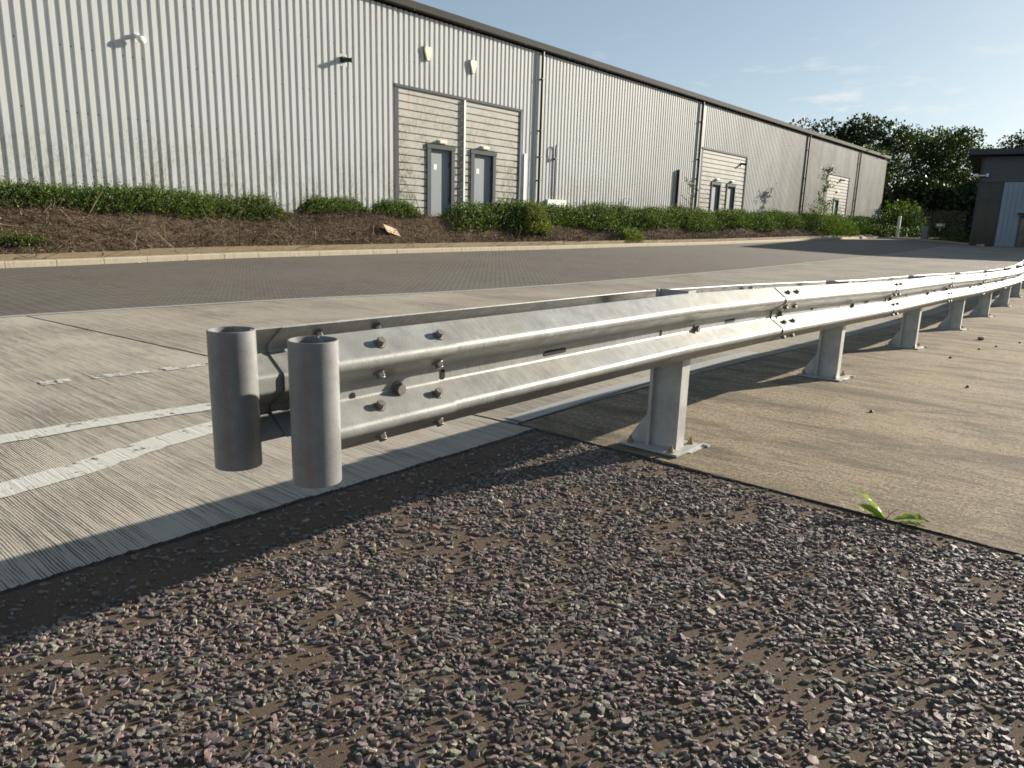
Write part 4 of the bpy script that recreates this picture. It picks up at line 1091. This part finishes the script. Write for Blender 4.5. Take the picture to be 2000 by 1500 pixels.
# things fixed to the wall
def bulkhead(x,z,label,s=1):
    t=empty('wall_light',(x,WY-.06,z),label,'light','bulkhead lights over the doors')
    mb=MB(); mb.box(x-.2*s,WY-.075,z-.07*s,x+.2*s,WY-.036,z+.07*s); mb.build('back_plate',M_cream,t,bevel=.006)
    mb=MB(); mb.box(x-.19*s,WY-.16,z-.06*s,x+.19*s,WY-.0755,z+.06*s); mb.build('diffuser',M_cream,t,bevel=.02)
bulkhead(20.05,4.06,'cream bulkhead light above the left door of the near cladding panel')
bulkhead(22.45,4.06,'cream bulkhead light above the right door of the near cladding panel')
bulkhead(43.75,4.12,'small cream light above the left door of the middle panel',.85)
bulkhead(45.95,4.12,'small cream light above the right door of the middle panel',.85)
bulkhead(67.3,4.5,'small cream light above the door of the farthest panel',.8)
def alarm(x,z,label):
    t=empty('alarm_box',(x,WY-.036,z),label,'alarm box','alarm boxes high on the wall')
    def shape(s,y0,y1,name,mat):
        P=[(-.15,.20),(-.12,.24),(.12,.24),(.15,.20),(.16,.10),(.06,-.19),(.04,-.22),(-.04,-.22),(-.06,-.19),(-.16,.10)]
        mb=MB(); n=len(P); k0=.92
        vs=[(x+a*s,y0,z+b*s) for a,b in P]+[(x+a*s*k0,y1,z+b*s*k0) for a,b in P]
        mb.add(vs,[tuple(range(n)),tuple(range(2*n-1,n-1,-1))]+[(i,n+i,n+(i+1)%n,(i+1)%n) for i in range(n)])
        return mb.build(name,mat,t,bevel=0)
    shape(1.12,WY-.037,WY-.08,'back_box',M_black); shape(1.1,WY-.081,WY-.15,'cover',M_cream)
    mb=MB(); mb.box(x-.08,WY-.153,z+.13,x+.06,WY-.1495,z+.145); mb.tube([(x+.02,WY-.149,z-.08),(x+.02,WY-.16,z-.08)],.022,10); mb.build('strobe',M_steel,t)
alarm(19.28,7.04,'cream shield shaped alarm box, the left of two above the near panel')
alarm(21.66,6.99,'cream shield shaped alarm box, the right of two above the near panel')
# white sensor/floodlight
t=empty('flood_light',(9.0,WY-.04,5.6),'white security flood light with round hood on the wall at the left','security light')
mb=MB(); mb.box(8.93,WY-.06,5.50,9.05,WY-.036,5.72); mb.build('back_plate',M_white,t,bevel=.004)
mb=MB(); mb.tube([(8.99,WY-.06,5.64),(9.0,WY-.14,5.64),(9.02,WY-.20,5.62)],.035,10); mb.box(8.95,WY-.14,5.61,9.03,WY-.07,5.70); mb.build('arm',M_white,t,bevel=0)
bm=bmesh.new(); bmesh.ops.create_uvsphere(bm,u_segments=24,v_segments=14,radius=.115)
for v in bm.verts:
    v.co.y*=.62; v.co.z*=.85
    if v.co.z<-.02: v.co.y*=1.1
me=bpy.data.meshes.new('lamp_head'); bm.to_mesh(me); bm.free(); o=link('lamp_head',me,M_white,t,True); o.location=(9.03-9.0,-.235+.04,5.55-5.6); o.matrix_parent_inverse.identity()
# black cameras
def cctv(x,z,label,mat,s=1):
    t=empty('security_camera',(x,WY-.04,z),label,'camera','security cameras')
    mb=MB(); mb.box(x-.07*s,WY-.05,z-.14*s,x+.13*s,WY-.036,z+.14*s); mb.build('back_plate',M_steel,t)
    mb=MB(); mb.tube([(x,WY-.05,z),(x+.02,WY-.12,z+.01)],.05*s,10); mb.box(x-.05*s,WY-.15,z-.05*s,x+.07*s,WY-.051,z+.07*s); mb.build('bracket',mat,t)
    mb=MB(); mb.tube([(x+.0,WY-.13,z+.0),(x+.10*s,WY-.24*s,z-.01)],.05*s,14); mb.tube([(x+.10*s,WY-.24*s,z-.01),(x+.12*s,WY-.265*s,z-.012)],.06*s,14); mb.build('camera_body',mat,t)
cctv(15.55,6.2,'black bullet security camera high on the wall left of the near panel',M_black,1.35)
cctv(47.2,5.3,'small black camera in the top right corner of the middle panel',M_black,1.2)
cctv(67.8,5.5,'small pale camera at the top of the farthest panel',M_black,1.2)

# ------------------------------------------------------------------ office building on the right
C0=Vector((55.33,8.66,0)); A=math.radians(-82)
def offm():
    return Matrix.Translation(C0)@Matrix.Rotation(A,4,'Z')
OM=offm()   # local: +x along facade (to the right), +y = away behind facade?
# local y axis = world angle 20 deg -> away from the viewer
OB=empty('office_building',(C0.x,C0.y,.5),'dark grey two storey office with tall corner window and pale blue metal panels','office building')
M_offdark=simple('dark horizontal boards',(.066,.074,.090),.45,.1,vs=2)
M_offfascia=simple('dark roof fascia',(.035,.036,.042),.5,vs=2)
M_bluepan=simple('pale blue standing seam metal',(.23,.27,.33),.4,.3,vs=1.5,var=.08)
M_frame=simple('dark window frame',(.035,.04,.048),.4,.2)
mg=Mat('office glass'); mg.set(color=(.012,.013,.013),rough=.08,spec=.35,metal=0); M_glass=mg.m
mgi=Mat('glass with painted reflection'); _q=mgi.noise(2.3,4,.6); mgi.set(color=mgi.mix(mgi.ramp(_q,[(.45,0),(.6,1)]),(.015,.018,.018),(.10,.10,.09)),rough=.12,spec=.7); M_glass2=mgi.m  # noise patches in the base colour imitate reflections of the yard
def ob(name,boxes,mat,parent=OB):
    mb=MB()
    for q in boxes: mb.box(*q,mat=OM)
    return mb.build(name,mat,parent)
GZ=.30; ZT=6.05
ob('core_wall',[(0.02,.25,GZ-.3,15,18,ZT-.02)],M_offdark)
bd=[(0.12,.0,z+.006,15,.24,z+.243) for z in [4.48+i*.25 for i in range(6)]]
ob('upper_cladding',bd+[(0.10,.02,4.46,15,.2,5.98)],M_offdark)
ob('corner_post',[(-.02,-.02,4.4,.115,.24,5.98)],M_offfascia)
ob('roof_fascia',[(-.75,-.9,6.06,15.5,18.5,6.40)],M_offfascia)
ob('soffit',[(-.70,-.85,6.03,15.4,-.0,6.055)],M_dark)
ob('side_cladding',[(-.0,.3,GZ-.2,.018,18,5.98)],M_offdark)
win=ob('window',[(.03,.05,GZ,1.30,.09,4.38)],M_glass)
ob('window_frame',[(-.02,-.0,GZ,.10,.14,4.40),(.64,.0,GZ,.70,.12,4.40),(1.26,.0,GZ,1.36,.14,4.40)]+[(-.02,-.01,z,1.36,.13,z+.09) for z in (GZ+.0,1.55,3.32,4.36)],M_frame,win)
ob('blind',[(.11,.042,3.5,.62,.049,4.05),(.76,.042,3.95,1.22,.049,4.30)],simple('pale blind',(.09,.09,.08),.8),win)
ob('blue_panel',[(1.37,-.03,GZ,2.44,.24,4.44),(2.44,-.03,2.42,3.75,.24,4.44),(3.75,-.03,GZ,10,.24,4.44)],M_bluepan)
sm=[]
s=1.6
while s<10:
    z0=GZ if not(2.44<s<3.75) else 2.42
    sm.append((s,-.055,z0,s+.025,-.0305,4.44)); s+=.26
ob('standing_seam',sm,simple('painted seam shadow',(.16,.19,.24),.4,.3))  # darker panel blue on the raised seams paints their shadow lines
dr=ob('entrance_door',[(2.46,.12,GZ,3.73,.16,2.36)],M_glass2)
ob('door_frame',[(2.44,.0,GZ,2.52,.18,2.42),(3.68,.0,GZ,3.75,.18,2.42),(2.52,.0,2.26,3.68,.18,2.42),(3.06,.02,GZ,3.13,.17,2.26),(2.52,.02,GZ,3.68,.17,GZ+.12)],M_frame,dr)
mb=MB(); mb.tube([OM@Vector((3.0,.0,1.15)),OM@Vector((3.0,-.03,1.5))],.012,6); mb.build('handle',M_steel,dr)
ob('canopy',[(2.30,-.7,2.5,4.2,-.031,2.57)],M_offfascia)
t=empty('security_camera',OM@Vector((.0,-.1,3.95+.9)),'pair of white security cameras on the corner of the dark office','camera')
ob('bracket',[(-.15,-.28,4.80,.30,-.02,4.87)],M_white,t)
ob('camera_body',[(-.38,-.40,4.78,-.08,-.26,4.93)],M_white,t)
ob('camera_body',[(.32,-.40,4.76,.46,-.10,4.95)],M_white,t)

# low things at the far end
def place(name,x,y,z,label,cat): return empty(name,(x,y,z),label,cat)
gp=lambda x,y: G(x,y)
mb=MB(); mb.box(66.1,15.4,.72,66.34,15.6,2.5); o=mb.build('bollard_post',M_white,bevel=.02); o.rotation_euler=(0,0,0); tag(o,'tall pale marker post standing in front of the far hedge','post')
mb=MB(); mb.box(64.6,13.0,.70,65.15,13.45,1.70); ca=empty('utility_cabinet',(64.9,13.2,.7),'grey metal utility cabinet on the verge at the far end','cabinet')
mb.build('housing',simple('cabinet grey',(.22,.23,.24),.5),ca,bevel=.01)
mb=MB(); mb.box(64.56,12.96,1.705,65.19,13.49,1.74); mb.build('lid',simple('cabinet lid',(.3,.31,.31),.5),ca)
sg=empty('small_sign',(73.7,13.96,1.0),'small green and white sign in front of the dark trees','sign')
mb=MB(); mb.box(73.66,13.6,1.72,73.69,14.3,2.12); mb.build('sign_board',simple('green sign',(.03,.22,.12),.5),sg)
mb=MB(); mb.box(73.64,13.68,1.86,73.658,14.22,2.04); mb.build('sign_text_panel',M_white,sg)
mb=MB(); mb.tube([(73.70,13.95,.6),(73.70,13.95,1.72)],.03,6); mb.build('sign_pole',M_steel,sg)
# palisade-like mesh fence behind
fe=empty('mesh_fence',(80,14,.8),'dark green mesh fence in front of the woodland','fence')
M_fence=simple('fence green',(.02,.035,.028),.5)
p0=Vector((76,21,.85)); p1=Vector((70,8.5,.75)); L=(p1-p0).length; k=int(L/2.5); mb=MB(); mp_=MB()
for i in range(k+1):
    q=p0.lerp(p1,i/k); mp_.tube([q,q+Vector((0,0,2.4))],.03,6)
for i in range(40):
    a=p0+Vector((0,0,.1+i*.06)); b=p1+Vector((0,0,.1+i*.06)); 
    if i%3==0: mb.tube([a,b],.006,4)
n=int(L/.12)
for i in range(n): q=p0.lerp(p1,i/n); mb.tube([q,q+Vector((0,0,2.35))],.004,3,cap=False)
mb.build('mesh_panel',M_fence,fe); mp_.build('fence_post',M_fence,fe)

# verge sheet behind the far kerb
vs=[];fs=[]; ysv=[7.7,9,10,11.2,12.5,14,15.5,17]
for y in ysv:
    xa=far_x(y)
    for t_ in (0,.1,.3,.6,1): xq=xa+.14+(100-xa)*t_; vs.append((xq,y,G(xq,y)+.07))
for j in range(len(ysv)-1):
    for i in range(4): a=j*5+i; fs.append((a,a+1,a+6,a+5))
me=bpy.data.meshes.new('verge'); me.from_pydata(vs,[],fs); me.update(); struct(link('verge',me,M_verge,smooth=True),'shaded grassy verge behind the far kerb')
# low hedge between cabinet and office
class _T: pass
def lowrow(p0,p1,wd_,h,label,name='low_hedge',dens=150,size=.10,pal=None):
    N=int((Vector(p1)-Vector(p0)).length*dens*wd_*2); t_=rng.random(N); x=p0[0]+(p1[0]-p0[0])*t_+rng.normal(0,wd_*.3,N); y=p0[1]+(p1[1]-p0[1])*t_+rng.normal(0,wd_*.3,N)
    z=p0[2]+(p1[2]-p0[2])*t_+rng.random(N)**.7*h*(.7+.5*vnoise(x,y,1.1,31))
    P=np.stack([x,y,z],-1); D=rng.normal(0,.6,(N,3)); D[:,2]=abs(D[:,2])+.5
    V,F,C=leafcloud(P,D,size,pick(pal or DARKG+MIDG[:1],N),.4,.5); o=npmesh(name,V,F,M_leaf,col=C); return tag(o,label,'hedge')
lowrow((64.6,12.4,.72),(57.2,8.7,.55),1.2,.65,'low shaded hedge between the grey cabinet and the office',dens=160)
lowrow((66.9,17.2,.8),(66.6,13.6,.75),1.4,1.0,'shaded shrubs around the pale marker post',dens=160,size=.12)

# ------------------------------------------------------------------ trees
TD=[(.026,.040,.010),(.038,.058,.012),(.018,.030,.008)]
TB=[(.055,.080,.014),(.035,.055,.012),(.075,.10,.02)]
tree(94,33,.8,13.0,6.0,'broad dark tree rising behind the far roof of the warehouse',41,.34,15000,TD,clumps=85)
tree(96,27.5,.8,13.2,4.6,'dark tree directly right of the broad one, behind the roof end',42,.34,12000,TD,clumps=70)
tree(116,27.8,.8,14.3,6.2,'yellower green tree with visible limbs between warehouse and office',43,.30,13000,TB,clumps=70,crown_lo=.22)
tree(124,24.4,.8,15.2,5.2,'tall dark tree behind the limbed tree',44,.34,9000,TD,clumps=50)
tree(117,20.9,.8,13.6,4.1,'sunlit topped tree just left of the office roof',45,.30,12000,TD+TB,clumps=60)
tree(119,12.2,.8,15.0,3.8,'tree partly hidden by the office roof at the right edge',46,.32,8000,TD,clumps=50)
tree(105,6,.8,10.5,3.5,'tree behind the office building',47,.34,8000,TD,clumps=50)
# undergrowth closing the gap below the crowns
N=60000; x=rng.uniform(90,104,N); y=9+rng.random(N)*25; z=.6+rng.random(N)**.8*5.4*(.7+.6*vnoise(x,y,.4,51))
P=np.stack([x,y,z],-1); V,F,C=leafcloud(P,rng.normal(0,1,(N,3)),.42,pick([(.022,.034,.012),(.032,.05,.014)],N),.4,.8)
m_=~((P[:,0]<83.5)&(P[:,1]>19.5)); m4=np.repeat(m_,4)
V=V[m4];C=C[m4];F=np.arange(len(V)).reshape(-1,4)
tag(npmesh('undergrowth',V,F,M_leaf,col=C),'dense dark undergrowth beneath the trees at the far end','undergrowth',kind='stuff')
def bush(x,y,z,R_,H,label,pal,n,leaf,seed,name='bush'):
    g=np.random.default_rng(seed); u=g.normal(0,1,(n,3)); u/=np.linalg.norm(u,axis=1)[:,None]; u[:,2]=abs(u[:,2]); r=g.uniform(.45,1.05,n)
    P=u*r[:,None]*np.array([R_,R_,H])*(1+.2*np.sin(u[:,0:1]*6+seed)); P+=np.array([x,y,z]); D=u+np.array([.2,-.1,.7])
    V,F,C=leafcloud(P,D,leaf,pick(pal,n),.5,.4); o=npmesh(name,V,F,M_leaf,col=C); return tag(o,label,'bush')
bush(75.5,17.6,.8,2.3,3.1,'rounded green bush in shade beyond the warehouse corner',MIDG+DARKG,5200,.22,61)
# birch sapling and its thicket
bt=empty('young_tree',(57.3,18.9,1.2),'thin young tree with sparse leaves in front of the farthest panel','tree')
mb=MB(); r=random.Random(5); tips=[]; x,y,z=57.3,18.9,1.0
mb.tube([(x,y,z),(x+.15,y,z+1.6),(x+.35,y,z+3.2),(x+.75,y,z+4.7)],[.035,.03,.02,.008],6,cap=False)
br=[]
for i in range(26):
    t_=r.uniform(.2,1); q=Vector((x+.15*t_*4*.5+.2*t_,y,z+4.6*t_)); a=r.uniform(0,6.28); L=r.uniform(.4,1.2)*(1.2-.6*t_); e=q+Vector((math.cos(a)*L,math.sin(a)*L*.7,L*.5)); mb.tube([q,(q+e)/2+Vector((0,0,.08)),e],[.012,.008,.004],4,cap=False); br.append((q,e))
mb.build('trunk',M_bark,bt)
P=[];
for q,e in br:
    for _ in range(26):
        t_=r.uniform(.2,1.1); P.append(q+(e-q)*t_+Vector((r.gauss(0,.10),r.gauss(0,.10),r.gauss(0,.10))))
P=np.array([tuple(p) for p in P]); V,F,C=leafcloud(P,rng.normal(0,1,P.shape)-np.array([0,0,.5]),.13,pick([(.09,.12,.03),(.06,.09,.025),(.14,.17,.05)],len(P)),.4,.7); npmesh('crown',V,F,M_leaf,parent=bt,col=C)
bush(56.8,18.6,.7,1.9,2.5,'leafy thicket round the foot of the young tree',[(.10,.14,.03),(.06,.10,.02),(.14,.18,.04)],3600,.12,62,'thicket')
st=empty('sapling',(37.2,19.3,1.4),'spindly sapling poking above the hedge by the dark duct','sapling')
mb=MB(); x,y,z=37.4,19.4,1.3; mb.tube([(x,y,z),(x+.1,y,z+1.2),(x+.25,y,z+2.3)],[.02,.015,.006],5,cap=False); br=[]
for i in range(12):
    t_=r.uniform(.25,1); q=Vector((x+.25*t_,y,z+2.3*t_)); a=r.uniform(0,6.28); L=r.uniform(.3,.7); e=q+Vector((math.cos(a)*L,math.sin(a)*L*.6,L*.5)); mb.tube([q,e],[.008,.003],4,cap=False); br.append((q,e))
mb.build('stem',M_bark,st)
P=np.array([tuple(q+(e-q)*r.uniform(.2,1.1)+Vector((r.gauss(0,.05),r.gauss(0,.05),r.gauss(0,.05)))) for q,e in br for _ in range(14)])
V,F,C=leafcloud(P,rng.normal(0,1,P.shape),.09,pick([(.12,.15,.04),(.08,.11,.03)],len(P)),.4,.7); npmesh('leaves',V,F,M_leaf,parent=st,col=C)
# weeds growing in the gutter at the far end
for k,(x,l) in enumerate(((74.5,'small tuft of weeds growing out of the far gutter, nearer one'),(79.5,'small tuft of weeds growing out of the gutter at the roof end'))):
    bush(x,WY-.1,8.6,.7,.5,l,[(.13,.16,.03),(.09,.11,.03)],260,.12,70+k,'gutter_weed')

S.render.engine='CYCLES'
S.cycles.use_denoising=True
S.cycles.max_bounces=6
S.cycles.filter_width=1.7
